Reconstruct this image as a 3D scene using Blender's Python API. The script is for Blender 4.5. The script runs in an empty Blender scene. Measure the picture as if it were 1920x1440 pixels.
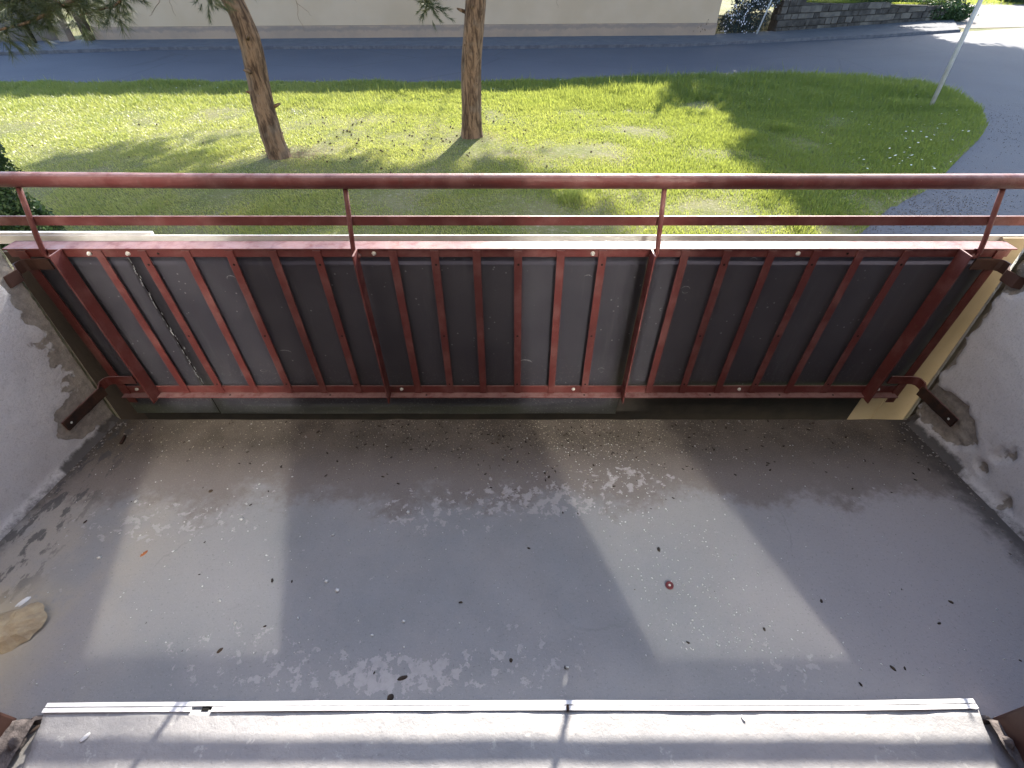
import bpy, bmesh, math, random
import numpy as np
from mathutils import Vector, Matrix, Quaternion, noise

SC = bpy.context.scene
COL = SC.collection
R = math.radians
random.seed(7)
RNG = np.random.default_rng(11)

# ------------------------------------------------------------------ camera
F = 900.0            # focal length in pixels of the 1920 px wide photograph
TH = R(42.67)        # pitch below the horizon
GZ = -1.70           # street level; the balcony floor is z = 0
cam = bpy.data.cameras.new('camera')
cam.sensor_width = 36.0
cam.lens = F / 1920 * 36.0
cam.clip_start = 0.02
cam.clip_end = 800
camo = bpy.data.objects.new('camera', cam)
camo.location = (0, 0, 1.6)
camo.rotation_euler = (math.pi / 2 - TH, 0, 0)
COL.objects.link(camo)
SC.camera = camo

# ------------------------------------------------------------------ light
SUN_EL, SUN_AZ = R(30.85), R(16.5)
world = bpy.data.worlds.new('World')
SC.world = world
world.use_nodes = True
wn = world.node_tree
sky = wn.nodes.new('ShaderNodeTexSky')
sky.sky_type = 'NISHITA'
sky.sun_disc = False
sky.sun_elevation = SUN_EL
sky.sun_rotation = SUN_AZ
sky.altitude = 300
sky.air_density = 1.0
sky.dust_density = 1.2
sky.ozone_density = 1.0
bg = wn.nodes['Background']
bg.inputs[1].default_value = 0.14
wn.links.new(sky.outputs[0], bg.inputs[0])
sd = bpy.data.lights.new('sun', 'SUN')
sd.energy = 4.5
sd.angle = R(0.6)
sd.color = (1.0, 0.93, 0.82)
so = bpy.data.objects.new('sun', sd)
S = Vector((math.sin(SUN_AZ) * math.cos(SUN_EL), math.cos(SUN_AZ) * math.cos(SUN_EL), math.sin(SUN_EL)))
so.rotation_mode = 'QUATERNION'
so.rotation_quaternion = S.to_track_quat('Z', 'Y')
so.location = S * 40
COL.objects.link(so)
SC.view_settings.view_transform = 'Standard'
SC.view_settings.look = 'None'
SC.view_settings.gamma = 1.0
SC.view_settings.use_curve_mapping = False
SC.view_settings.exposure = 2.1
cy = SC.cycles
cy.use_denoising = True
cy.use_adaptive_sampling = False
cy.max_bounces = 6
cy.diffuse_bounces = 3
cy.glossy_bounces = 3
cy.transparent_max_bounces = 12
cy.caustics_reflective = True
cy.blur_glossy = 0.0
cy.sample_clamp_indirect = 30.0
cy.use_guiding = True

# ------------------------------------------------------------------ pixel -> place
CT, ST = math.cos(TH), math.sin(TH)
def ray(u, v):
    a, s = (u - 960) / F, (v - 720) / F
    return Vector((a, CT - ST * s, -(ST + CT * s)))
def on_z(u, v, z=GZ):
    r = ray(u, v)
    t = (z - 1.6) / r.z
    return Vector((0, 0, 1.6)) + r * t
def on_y(u, v, y):
    r = ray(u, v)
    return Vector((0, 0, 1.6)) + r * (y / r.y)

# ------------------------------------------------------------------ node helpers
class M:
    def __init__(s, name, rough=0.7, spec=0.4):
        s.m = bpy.data.materials.new(name)
        s.m.use_nodes = True
        s.t = s.m.node_tree
        s.n = s.t.nodes
        s.p = s.n['Principled BSDF']
        s.p.inputs['Roughness'].default_value = rough
        s.p.inputs['Specular IOR Level'].default_value = spec
        s.out = s.n['Material Output']
        s._c = None
    def link(s, a, b): s.t.links.new(a, b)
    @property
    def co(s):
        if s._c is None:
            g = s.n.new('ShaderNodeNewGeometry')
            s._c = g.outputs['Position']
        return s._c
    def xyz(s):
        x = s.n.new('ShaderNodeSeparateXYZ'); s.link(s.co, x.inputs[0]); return x.outputs
    def scaled(s, sc):
        m = s.n.new('ShaderNodeMapping'); m.inputs['Scale'].default_value = sc
        s.link(s.co, m.inputs[0]); return m.outputs[0]
    def noise(s, scale, detail=4, rough=0.55, dist=0.0, vec=None):
        x = s.n.new('ShaderNodeTexNoise')
        x.inputs['Scale'].default_value = scale
        x.inputs['Detail'].default_value = detail
        x.inputs['Roughness'].default_value = rough
        x.inputs['Distortion'].default_value = dist
        s.link(vec if vec is not None else s.co, x.inputs['Vector'])
        return x.outputs['Fac']
    def voro(s, scale, feature='F1', vec=None, out='Distance'):
        x = s.n.new('ShaderNodeTexVoronoi')
        x.feature = feature
        x.inputs['Scale'].default_value = scale
        s.link(vec if vec is not None else s.co, x.inputs['Vector'])
        return x.outputs[out]
    def ramp(s, fac, a, b, lo=0.0, hi=1.0):
        x = s.n.new('ShaderNodeMapRange'); x.interpolation_type = 'SMOOTHSTEP'
        s.link(fac, x.inputs['Value'])
        x.inputs['From Min'].default_value = a; x.inputs['From Max'].default_value = b
        x.inputs['To Min'].default_value = lo; x.inputs['To Max'].default_value = hi
        return x.outputs['Result']
    def math(s, op, a, b=None, clamp=False):
        x = s.n.new('ShaderNodeMath'); x.operation = op; x.use_clamp = clamp
        for i, q in enumerate((a, b)):
            if q is None: continue
            if isinstance(q, (int, float)): x.inputs[i].default_value = q
            else: s.link(q, x.inputs[i])
        return x.outputs[0]
    def mix(s, fac, a, b, mode='MIX'):
        x = s.n.new('ShaderNodeMix'); x.data_type = 'RGBA'; x.blend_type = mode
        ins = [i for i in x.inputs if i.enabled]
        def put(i, q):
            if isinstance(q, (tuple, list)): i.default_value = (*q[:3], 1)
            elif isinstance(q, (int, float)): i.default_value = q
            else: s.link(q, i)
        put(x.inputs[0], fac); put(x.inputs[6], a); put(x.inputs[7], b)
        return x.outputs[2]
    def color(s, c):
        if isinstance(c, (tuple, list)): s.p.inputs['Base Color'].default_value = (*c[:3], 1)
        else: s.link(c, s.p.inputs['Base Color'])
        return s
    def rough(s, f): s.link(f, s.p.inputs['Roughness']); return s
    def bump(s, h, strength=0.3, dist=0.01):
        b = s.n.new('ShaderNodeBump')
        b.inputs['Strength'].default_value = strength
        b.inputs['Distance'].default_value = dist
        s.link(h, b.inputs['Height'])
        s.link(b.outputs[0], s.p.inputs['Normal'])
        return s
    def attr(s, name):
        a = s.n.new('ShaderNodeAttribute'); a.attribute_name = name
        return a.outputs['Fac']
    def translucent(s, color, fac):
        tr = s.n.new('ShaderNodeBsdfTranslucent')
        if isinstance(color, (tuple, list)): tr.inputs[0].default_value = (*color[:3], 1)
        else: s.link(color, tr.inputs[0])
        mx = s.n.new('ShaderNodeMixShader'); mx.inputs[0].default_value = fac
        s.link(s.p.outputs[0], mx.inputs[1]); s.link(tr.outputs[0], mx.inputs[2])
        s.link(mx.outputs[0], s.out.inputs['Surface'])
        return s

MAT = {}
def mottled(name, c1, c2, scale=8, rough=0.8, bs=60, bstr=0.3, bd=0.004, spec=0.3):
    m = M(name, rough, spec)
    m.color(m.mix(m.ramp(m.noise(scale, 5), .35, .65), c1, c2))
    m.bump(m.noise(bs, 4), bstr, bd)
    MAT[name] = m.m
    return m

# painted metal of the railing: oxide red with dust, chips and rust
def red_paint(name, dust=0.5):
    m = M(name, .5, .4)
    base = m.mix(m.ramp(m.noise(6, 4), .3, .7), (.118, .026, .024), (.092, .023, .022))
    rust = m.ramp(m.noise(34, 6, .7), .62, .70)
    base = m.mix(rust, base, (.11, .045, .03))
    run = m.math('MULTIPLY', m.ramp(m.noise(30, 5, .7, vec=m.scaled((1, 1, .12))), .56, .70), m.ramp(m.noise(4, 3), .45, .6))
    base = m.mix(m.math('MULTIPLY', run, .6), base, (.06, .025, .018))
    base = m.mix(m.ramp(m.noise(11, 4), .45, .7, 0, .5), base, (.21, .095, .09))
    chip = m.ramp(m.noise(160, 3, .6), .705, .73)
    base = m.mix(m.math('MULTIPLY', chip, .8), base, (.38, .24, .2))
    g = m.n.new('ShaderNodeNewGeometry'); nz = m.n.new('ShaderNodeSeparateXYZ'); m.link(g.outputs['True Normal'], nz.inputs[0])
    up = m.ramp(nz.outputs[2], .5, .95)
    du = m.math('MULTIPLY', up, m.ramp(m.noise(25, 5, .7), .25, .6))
    base = m.mix(m.math('MULTIPLY', du, dust), base, (.24, .15, .15))
    m.color(base)
    m.rough(m.ramp(m.noise(18, 4), .3, .7, .40, .65))
    m.bump(m.math('ADD', m.noise(140, 4), m.noise(22, 3)), .35, .002)
    MAT[name] = m.m
red_paint('red_paint', .75)

m = M('grey_sheet', .34, .55)
b = m.mix(m.ramp(m.noise(2.2, 3), .3, .7), (.078, .074, .096), (.118, .113, .138))
sp = m.ramp(m.voro(30), .13, .07)
sp = m.math('MULTIPLY', sp, m.ramp(m.noise(9, 3), .50, .60))
streak = m.ramp(m.noise(16, 5, .7, vec=m.scaled((1, 1, .10))), .54, .76, 0, .45)
lowdust = m.math('MULTIPLY', m.ramp(m.xyz()[2], .34, .0), m.ramp(m.noise(120, 3, .7), .58, .66))
b = m.mix(streak, b, (.17, .165, .19))
scr = m.ramp(m.noise(26, 6, .8, 1.4), .70, .73, 0, .45)
b = m.mix(scr, b, (.27, .27, .29))
b = m.mix(m.math('MULTIPLY', sp, .75), b, (.42, .42, .44))
b = m.mix(m.math('MULTIPLY', lowdust, .5), b, (.33, .32, .33))
m.color(b); m.rough(m.ramp(m.noise(7, 4), .3, .7, .32, .5)); m.bump(m.noise(3.0, 3), .15, .01)
MAT['grey_sheet'] = m.m

m = M('beige_board', .75, .25)
b = m.mix(m.ramp(m.noise(5, 5), .3, .7), (.38, .315, .22), (.43, .36, .265))
b = m.mix(m.ramp(m.noise(60, 4, .7), .64, .72, 0, .5), b, (.25, .19, .12))
m.color(b); m.bump(m.noise(45, 4), .3, .003); m.translucent((.4, .34, .24), .12)
MAT['beige_board'] = m.m
mottled('board_in_shade', (.035, .022, .018), (.05, .032, .025), 6, .8)  # left end of the cladding, its shade painted as dark brown
mottled('strip_shade', (.016, .013, .012), (.028, .022, .018), 9, .85)  # near-black colour for the shade below the sheets
mottled('white_edge', (.72, .70, .68), (.6, .58, .56), 12, .6)
mottled('brown_frame', (.075, .036, .028), (.055, .028, .022), 5, .5, 90, .15, .002, .4)
mottled('rusty_iron', (.045, .02, .013), (.02, .012, .01), 30, .85, 120, .7, .003)
mottled('bolt_zinc', (.62, .62, .6), (.45, .43, .4), 60, .35)
mottled('white_plastic', (.78, .78, .80), (.66, .66, .68), 14, .35, 60, .1, .001, .5)
mottled('black_hole', (.004, .004, .004), (.006, .005, .005), 5, .9)

# painted concrete of the balcony floor
m = M('floor_paint', .62, .35)
X, Y, Z = m.xyz()
paint = m.mix(m.ramp(m.noise(2.3, 5, .6), .32, .68), (.228, .230, .236), (.275, .266, .266))
paint = m.mix(m.ramp(X, .55, 1.5), paint, (.33, .305, .308))  # warmer grey on the right, the light falling there put into the colour
paint = m.mix(m.math('MULTIPLY', m.ramp(X, -1.0, -1.5), m.ramp(m.noise(5, 4), .35, .62)), paint, (.30, .275, .25))
paint = m.mix(m.ramp(m.noise(90, 4, .7), .55, .75, 0, .35), paint, (.14, .14, .15))
paint = m.mix(m.ramp(m.noise(200, 3, .8), .58, .66, 0, .5), paint, (.37, .36, .37))
paint = m.mix(m.ramp(m.noise(110, 3, .8), .60, .66, 0, .5), paint, (.12, .12, .125))
ntx = m.n.new('ShaderNodeTexNoise'); ntx.inputs['Scale'].default_value = 5; ntx.inputs['Detail'].default_value = 6; m.link(m.co, ntx.inputs['Vector'])
ck = m.ramp(m.voro(1.1, 'DISTANCE_TO_EDGE', vec=m.mix(.14, m.co, ntx.outputs['Color'])), .0035, .0012)
ck = m.math('MULTIPLY', ck, m.ramp(m.noise(1.7, 3), .50, .60))
paint = m.mix(m.math('MULTIPLY', ck, .18), paint, (.08, .08, .085))
# bare dirty concrete along the open edge, the shade by the railing put into its brown
edge = m.math('ADD', Y, m.math('MULTIPLY', m.math('SUBTRACT', m.noise(3.6, 6, .6), .5), .55))
edge = m.math('ADD', edge, m.math('MULTIPLY', m.math('SUBTRACT', m.noise(34, 5, .7), .5), .22))
bare = m.ramp(edge, 1.0, 1.14)
conc = m.mix(m.ramp(m.noise(7, 5, .6), .35, .65), (.045, .033, .022), (.085, .066, .050))
conc = m.mix(m.ramp(Y, 1.40, 1.12), conc, (.17, .145, .135))
conc = m.mix(m.ramp(m.noise(220, 3, .75), .56, .66, 0, .6), conc, (.33, .29, .24))
conc = m.mix(m.ramp(m.noise(150, 3, .75), .60, .68, 0, .7), conc, (.06, .05, .04))
c = m.mix(m.math('MULTIPLY', bare, .92), paint, conc)
# flakes where the paint has lifted
fl = m.noise(26, 8, .66, .15)
def blob(cx, cyy, rx, ry):
    a = m.math('DIVIDE', m.math('SUBTRACT', X, cx), rx); b2 = m.math('DIVIDE', m.math('SUBTRACT', Y, cyy), ry)
    return m.ramp(m.math('ADD', m.math('MULTIPLY', a, a), m.math('MULTIPLY', b2, b2)), 1.0, 0.0)
spots = None
for (u, v, rx, ry, w) in ((735, 1262, .36, .085, 1), (560, 1255, .30, .10, .62), (960, 1240, .30, .16, .52), (1480, 1260, .22, .10, .55),
                          (1010, 935, .42, .13, .8), (820, 960, .38, .14, .62), (420, 1230, .3, .15, .45), (1180, 900, .3, .1, .7), (300, 980, .5, .12, .62)):
    p = on_z(u, v, 0)
    q = m.math('MULTIPLY', blob(p.x, p.y, rx, ry), w)
    spots = q if spots is None else m.math('MAXIMUM', spots, q)
flk = m.ramp(m.math('ADD', fl, m.math('MULTIPLY', spots, .20)), .655, .69)
c = m.mix(m.math('MULTIPLY', flk, m.ramp(m.noise(60, 3), .3, .6, .6, .95)), c, (.37, .35, .35))
# dirt that has gathered along the walls
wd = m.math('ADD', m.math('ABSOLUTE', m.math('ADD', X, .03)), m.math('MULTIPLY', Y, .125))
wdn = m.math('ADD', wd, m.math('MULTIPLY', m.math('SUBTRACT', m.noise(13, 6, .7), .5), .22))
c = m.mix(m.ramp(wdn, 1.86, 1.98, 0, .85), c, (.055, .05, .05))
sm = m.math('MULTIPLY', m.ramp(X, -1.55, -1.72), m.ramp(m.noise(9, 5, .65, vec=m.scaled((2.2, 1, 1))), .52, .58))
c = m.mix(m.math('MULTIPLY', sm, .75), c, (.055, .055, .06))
be = m.math('MULTIPLY', m.math('MULTIPLY', m.ramp(X, -1.36, -1.6), m.ramp(Y, .80, .62)), m.ramp(m.noise(7, 5, .6), .36, .5))
c = m.mix(m.math('MULTIPLY', be, .8), c, (.40, .34, .24))
crk = m.ramp(m.noise(5, 5, .6, .3), .66, .80, 0, .35)
c = m.mix(crk, c, (.13, .13, .135))
m.color(c)
m.rough(m.ramp(m.noise(8, 5), .3, .7, .5, .8))
hh = m.math('SUBTRACT', m.math('MULTIPLY', m.noise(130, 5, .7), .6), m.math('MULTIPLY', flk, .8))
hh = m.math('ADD', hh, m.noise(9, 3))
m.bump(hh, .35, .004)
MAT['floor_paint'] = m.m

m = M('sill_paint', .55, .4)
X, Y, Z = m.xyz()
c = m.mix(m.ramp(m.noise(3.5, 5, .6), .32, .68), (.265, .262, .27), (.33, .32, .318))
c = m.mix(m.ramp(m.noise(70, 5, .7), .56, .72, 0, .4), c, (.17, .165, .17))
c = m.mix(m.ramp(m.noise(28, 6, .7), .63, .66, 0, .6), c, (.46, .45, .44))
m.color(c)
m.bump(m.math('ADD', m.noise(22, 4, .6), m.math('MULTIPLY', m.noise(120, 4, .7), .4)), .55, .006)
MAT['sill_paint'] = m.m

# lime-washed side walls
m = M('wall_wash', .9, .2)
wash = m.mix(m.ramp(m.noise(1.8, 5, .6), .3, .7), (.58, .555, .57), (.66, .64, .65))
wash = m.mix(m.ramp(m.noise(14, 6, .65), .58, .72, 0, .4), wash, (.42, .40, .41))
wash = m.mix(m.ramp(m.noise(60, 5, .75), .58, .68, 0, .5), wash, (.36, .34, .34))
wash = m.mix(m.ramp(m.noise(150, 4, .8), .52, .62, 0, .4), wash, (.38, .36, .37))
worn = m.math('ADD', m.attr('worn'), m.math('MULTIPLY', m.math('SUBTRACT', m.noise(22, 6, .65), .5), .5))
wf = m.ramp(worn, .5, .58)
pl = m.mix(m.ramp(m.noise(40, 6, .7), .35, .65), (.36, .32, .28), (.26, .23, .21))
pl = m.mix(m.ramp(m.noise(110, 4, .7), .58, .66, 0, .6), pl, (.42, .39, .35))
c = m.mix(wf, wash, pl)
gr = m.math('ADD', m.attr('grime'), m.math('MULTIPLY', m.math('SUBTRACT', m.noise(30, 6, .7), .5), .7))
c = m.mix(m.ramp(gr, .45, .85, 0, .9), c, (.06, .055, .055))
m.color(c)
hh = m.math('SUBTRACT', m.math('ADD', m.math('MULTIPLY', m.noise(85, 6, .8), 1.1), m.noise(9, 4, .5)), m.math('MULTIPLY', wf, .6))
m.bump(hh, .8, .007)
MAT['wall_wash'] = m.m
mottled('roughcast', (.70, .68, .64), (.5, .5, .44), 40, .95, 150, 1.0, .012)
mottled('roughcast_shaded', (.40, .39, .27), (.16, .16, .10), 26, .95, 150, 1.0, .012)  # darker green roughcast: dappled shade of the left arris put into the colour
mottled('white_wash', (.74, .73, .70), (.68, .67, .64), 3, .9)
mottled('facade_render', (.48, .44, .36), (.42, .38, .31), 2, .9)
mottled('room_dark', (.18, .16, .14), (.14, .12, .11), 2, .8)
mottled('mortar', (.42, .34, .22), (.33, .26, .17), 30, .95, 90, .8, .004)
mottled('rubble_dirty', (.13, .11, .105), (.07, .06, .058), 30, .95, 90, .8, .006)
mottled('mortar_grey', (.30, .28, .27), (.17, .15, .15), 30, .95, 90, .8, .006)

# outdoor
m = M('asphalt', .8, .3)
c = m.mix(m.ramp(m.noise(.35, 4), .3, .7), (.064, .069, .086), (.076, .081, .098))
c = m.mix(m.ramp(m.noise(3, 5, .7), .55, .75, 0, .5), c, (.07, .073, .085))
cr = m.ramp(m.voro(.16, 'DISTANCE_TO_EDGE', vec=m.mix(.18, m.co, m.n.new('ShaderNodeTexNoise').outputs['Color'])), .006, .001, 0, .25)
c = m.mix(cr, c, (.025, .025, .03))
c = m.mix(m.ramp(m.noise(60, 3, .8), .6, .7, 0, .4), c, (.11, .11, .12))
c = m.mix(m.ramp(m.noise(.9, 6, .7, 1.0), .60, .63, 0, .35), c, (.075, .08, .095))
m.color(c); m.bump(m.noise(50, 4, .7), .5, .01)
MAT['asphalt'] = m.m
mottled('pale_gravel', (.20, .175, .16), (.16, .145, .135), 2, .95, 40, .5, .02)
mottled('pavement', (.085, .09, .105), (.105, .11, .12), 2.5, .9, 50, .4, .01)
mottled('kerb_stone', (.11, .11, .125), (.07, .07, .085), 5, .9)
m = M('soil', .95, .1)
c = m.mix(m.ramp(m.noise(.8, 5, .6), .35, .65), (.10, .115, .035), (.15, .145, .075))
c = m.mix(m.ramp(m.noise(14, 5, .7), .5, .7, 0, .6), c, (.30, .27, .21))
m.color(c); m.bump(m.noise(20, 5, .7), .8, .03)
MAT['soil'] = m.m
m = M('grass', .38, .5)
vc = m.n.new('ShaderNodeAttribute'); vc.attribute_name = 'tint'
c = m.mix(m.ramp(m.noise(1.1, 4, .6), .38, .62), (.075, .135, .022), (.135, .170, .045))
c = m.mix(m.ramp(m.attr('lush_shade'), .0, 1.0), c, (.030, .082, .016))  # darker green right and far: the lawn's shade put into the colour
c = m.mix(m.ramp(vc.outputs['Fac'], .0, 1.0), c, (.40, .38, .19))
c = m.mix(m.ramp(m.noise(40, 2), .5, .7, 0, .5), c, (.04, .08, .015))
m.color(c); m.translucent(m.mix(.5, c, (.62, .66, .12)), .5)
MAT['grass'] = m.m
mottled('daisy', (.8, .8, .76), (.75, .72, .6), 20, .7)
mottled('cone_brown', (.07, .045, .03), (.04, .028, .02), 30, .9)

m = M('bark', .95, .15)
v2 = m.scaled((14, 14, 2.6))
n1 = m.noise(1.0, 6, .65, .6, v2)
c = m.mix(m.ramp(n1, .36, .62), (.055, .036, .026), (.21, .14, .095))
c = m.mix(m.ramp(m.noise(3.2, 4), .5, .72, 0, .5), c, (.16, .135, .115))
c = m.mix(m.ramp(m.noise(34, 4, .7, vec=m.scaled((1, 1, .3))), .58, .7, 0, .6), c, (.05, .032, .024))
m.color(c); m.bump(m.math('ADD', n1, m.math('MULTIPLY', m.noise(38, 4, .7, vec=m.scaled((1, 1, .3))), .5)), 1.0, .03)
MAT['bark'] = m.m
def leafy(name, c1, c2, sc=6, tr=.3):
    m = M(name, .55, .35)
    c = m.mix(m.ramp(m.noise(sc, 3), .35, .65), c1, c2)
    m.color(c); m.translucent(c, tr); MAT[name] = m.m
leafy('needles', (.035, .052, .022), (.085, .095, .04), 4)
leafy('broad_leaf', (.04, .075, .02), (.075, .12, .035), 3)
leafy('shrub_leaf', (.022, .05, .018), (.05, .09, .03), 14, .2)
leafy('ivy_leaf', (.045, .06, .065), (.03, .045, .04), 8, .15)
mottled('blossom', (.75, .75, .82), (.62, .62, .72), 20, .7)
m = M('far_wall', .9, .2)
c = m.mix(m.ramp(m.noise(.5, 5), .3, .7), (.39, .295, .205), (.43, .33, .24))
m.color(c); m.bump(m.noise(25, 4), .3, .01); MAT['far_wall'] = m.m
m = M('far_plinth', .9, .2)
c = m.mix(m.ramp(m.noise(.9, 6, .65), .35, .65), (.30, .22, .165), (.25, .19, .15))
band = m.math('ADD', m.xyz()[2], m.math('MULTIPLY', m.math('SUBTRACT', m.noise(1.6, 6, .7), .5), .5))
cr = m.math('MULTIPLY', m.ramp(band, -1.36, -1.27), m.ramp(band, -1.14, -1.22))
c = m.mix(m.math('MULTIPLY', cr, .55), c, (.17, .14, .13))
m.color(c); m.bump(m.noise(18, 5), .5, .02); MAT['far_plinth'] = m.m
mottled('stone', (.035, .030, .028), (.075, .066, .06), 3, .95, 20, .8, .02)
mottled('stone_pale', (.13, .115, .10), (.085, .075, .07), 3, .95, 20, .8, .02)
mottled('joint_mortar', (.06, .055, .05), (.035, .03, .028), 3, .95)
mottled('galvanised', (.42, .44, .47), (.36, .37, .39), 9, .45, 60, .1, .002, .5)
mottled('roof_tile', (.28, .09, .05), (.22, .07, .045), 4, .8)
mottled('dark_wall', (.10, .085, .08), (.15, .125, .115), 1.2, .95)
mottled('red_plastic', (.14, .018, .022), (.11, .015, .02), 30, .4)
mottled('orange_leaf', (.35, .12, .04), (.28, .09, .03), 60, .7)
mottled('husk', (.46, .41, .34), (.3, .26, .2), 60, .8)
mottled('seed_dark', (.03, .022, .018), (.05, .035, .025), 60, .8)
mottled('chip_white', (.68, .68, .68), (.58, .57, .56), 40, .8)
g = M('window_glass')
tr = g.n.new('ShaderNodeBsdfTransparent'); tr.inputs[0].default_value = (.75, .8, .78, 1)
gl = g.n.new('ShaderNodeBsdfGlossy'); gl.inputs['Roughness'].default_value = .10
mx = g.n.new('ShaderNodeMixShader'); mx.inputs[0].default_value = .145
g.link(tr.outputs[0], mx.inputs[1]); g.link(gl.outputs[0], mx.inputs[2]); g.link(mx.outputs[0], g.out.inputs['Surface'])
MAT['window_glass'] = g.m

# ------------------------------------------------------------------ mesh helpers
def tag(o, label=None, cat=None, group=None, kind=None):
    if label: o['label'] = label
    if cat: o['category'] = cat
    if group: o['group'] = group
    if kind: o['kind'] = kind
    return o
def link_mesh(name, me, mat, parent=None, smooth=False, loc=None):
    if isinstance(mat, str): mat = MAT[mat]
    me.materials.append(mat)
    if smooth: me.polygons.foreach_set('use_smooth', np.ones(len(me.polygons), bool))
    o = bpy.data.objects.new(name, me)
    COL.objects.link(o)
    if parent: o.parent = parent
    if loc is not None: o.location = loc
    return o
def from_bm(name, bm, mat, parent=None, smooth=False, loc=None):
    me = bpy.data.meshes.new(name)
    bmesh.ops.recalc_face_normals(bm, faces=bm.faces)
    bm.to_mesh(me); bm.free()
    return link_mesh(name, me, mat, parent, smooth, loc)
def from_np(name, verts, faces, mat, parent=None, smooth=False):
    """verts (n,3) floats, faces (m,k) ints with k = 3 or 4"""
    verts = np.asarray(verts, np.float32); faces = np.asarray(faces, np.int32)
    me = bpy.data.meshes.new(name)
    k = faces.shape[1]
    me.vertices.add(len(verts)); me.vertices.foreach_set('co', verts.ravel())
    me.loops.add(faces.size); me.loops.foreach_set('vertex_index', faces.ravel())
    me.polygons.add(len(faces))
    me.polygons.foreach_set('loop_start', np.arange(0, faces.size, k, dtype=np.int32))
    me.update(calc_edges=True)
    return link_mesh(name, me, mat, parent, smooth)
def empty(name, loc=(0, 0, 0)):
    o = bpy.data.objects.new(name, None); o.empty_display_size = .1
    o.location = loc; COL.objects.link(o); return o
def add_box(bm, x0, x1, y0, y1, z0, z1, bev=0.0, mat4=None):
    vs = [bm.verts.new((x, y, z)) for x in (x0, x1) for y in (y0, y1) for z in (z0, z1)]
    fs = [(0, 1, 3, 2), (4, 6, 7, 5), (0, 4, 5, 1), (2, 3, 7, 6), (0, 2, 6, 4), (1, 5, 7, 3)]
    faces = [bm.faces.new([vs[i] for i in f]) for f in fs]
    if bev > 0:
        es = list({e for f in faces for e in f.edges})
        r = bmesh.ops.bevel(bm, geom=es, offset=bev, segments=2, affect='EDGES', profile=.6)
        vs = list({v for f in r['faces'] for v in f.verts} | {v for v in vs if v.is_valid})
    if mat4 is not None:
        bmesh.ops.transform(bm, matrix=mat4, verts=[v for v in vs if v.is_valid])
    return vs
def box(name, x0, x1, y0, y1, z0, z1, mat, parent=None, bev=0.0, origin=None):
    bm = bmesh.new()
    if origin is None: origin = ((x0 + x1) / 2, (y0 + y1) / 2, (z0 + z1) / 2)
    ox, oy, oz = origin
    add_box(bm, x0 - ox, x1 - ox, y0 - oy, y1 - oy, z0 - oz, z1 - oz, bev)
    o = from_bm(name, bm, mat, parent)
    p = Vector(origin)
    if parent: p = p - parent.location
    o.location = p
    return o
def tube_np(points, radii, seg=10, cap=True):
    pts = [Vector(p) for p in points]
    V, Fc = [], []
    up = Vector((0, 0, 1))
    prev = None
    for i, p in enumerate(pts):
        t = (pts[min(i + 1, len(pts) - 1)] - pts[max(i - 1, 0)]).normalized()
        if prev is None:
            a = t.orthogonal().normalized()
        else:
            a = (prev - t * prev.dot(t))
            a = a.normalized() if a.length > 1e-6 else t.orthogonal().normalized()
        prev = a
        b = t.cross(a)
        for k in range(seg):
            an = 2 * math.pi * k / seg
            V.append(p + (a * math.cos(an) + b * math.sin(an)) * radii[i])
    for i in range(len(pts) - 1):
        for k in range(seg):
            k2 = (k + 1) % seg
            Fc.append((i * seg + k, i * seg + k2, (i + 1) * seg + k2, (i + 1) * seg + k))
    if cap:
        n = len(V)
        V.append(pts[0]); V.append(pts[-1])
        for k in range(seg):
            k2 = (k + 1) % seg
            Fc.append((n, k2, k, k)); e = (len(pts) - 1) * seg
            Fc.append((n + 1, e + k, e + k2, e + k2))
    return V, Fc
def tube(name, points, radii, mat, parent=None, seg=10, smooth=True):
    if isinstance(radii, (int, float)): radii = [radii] * len(points)
    V, Fc = tube_np(points, radii, seg)
    me = bpy.data.meshes.new(name)
    me.from_pydata([tuple(v) for v in V], [], [tuple(dict.fromkeys(f)) for f in Fc])
    me.update()
    if smooth:
        pass
    return link_mesh(name, me, mat, parent, smooth)
def strap(name, pts, width_dir, w, th, mat, parent=None, bev=0.0):
    """flat bar bent along pts; width along width_dir"""
    pts = [Vector(p) for p in pts]; wd = Vector(width_dir).normalized()
    V, Fc = [], []
    for i, p in enumerate(pts):
        t = (pts[min(i + 1, len(pts) - 1)] - pts[max(i - 1, 0)]).normalized()
        n = t.cross(wd).normalized()
        for a, b in ((-1, -1), (1, -1), (1, 1), (-1, 1)):
            V.append(p + wd * (a * w / 2) + n * (b * th / 2))
    for i in range(len(pts) - 1):
        for k in range(4):
            k2 = (k + 1) % 4
            Fc.append((i * 4 + k, i * 4 + k2, (i + 1) * 4 + k2, (i + 1) * 4 + k))
    Fc.append((3, 2, 1, 0)); e = (len(pts) - 1) * 4; Fc.append((e, e + 1, e + 2, e + 3))
    bm = bmesh.new()
    bv = [bm.verts.new(v) for v in V]
    for f in Fc: bm.faces.new([bv[i] for i in f])
    return from_bm(name, bm, mat, parent)
def smoothstep(a, b, x):
    t = max(0.0, min(1.0, (x - a) / (b - a) if b != a else 0)); return t * t * (3 - 2 * t)
def nz(x, y, z=0.0, s=1.0): return noise.noise(Vector((x * s, y * s, z * s)))

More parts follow.
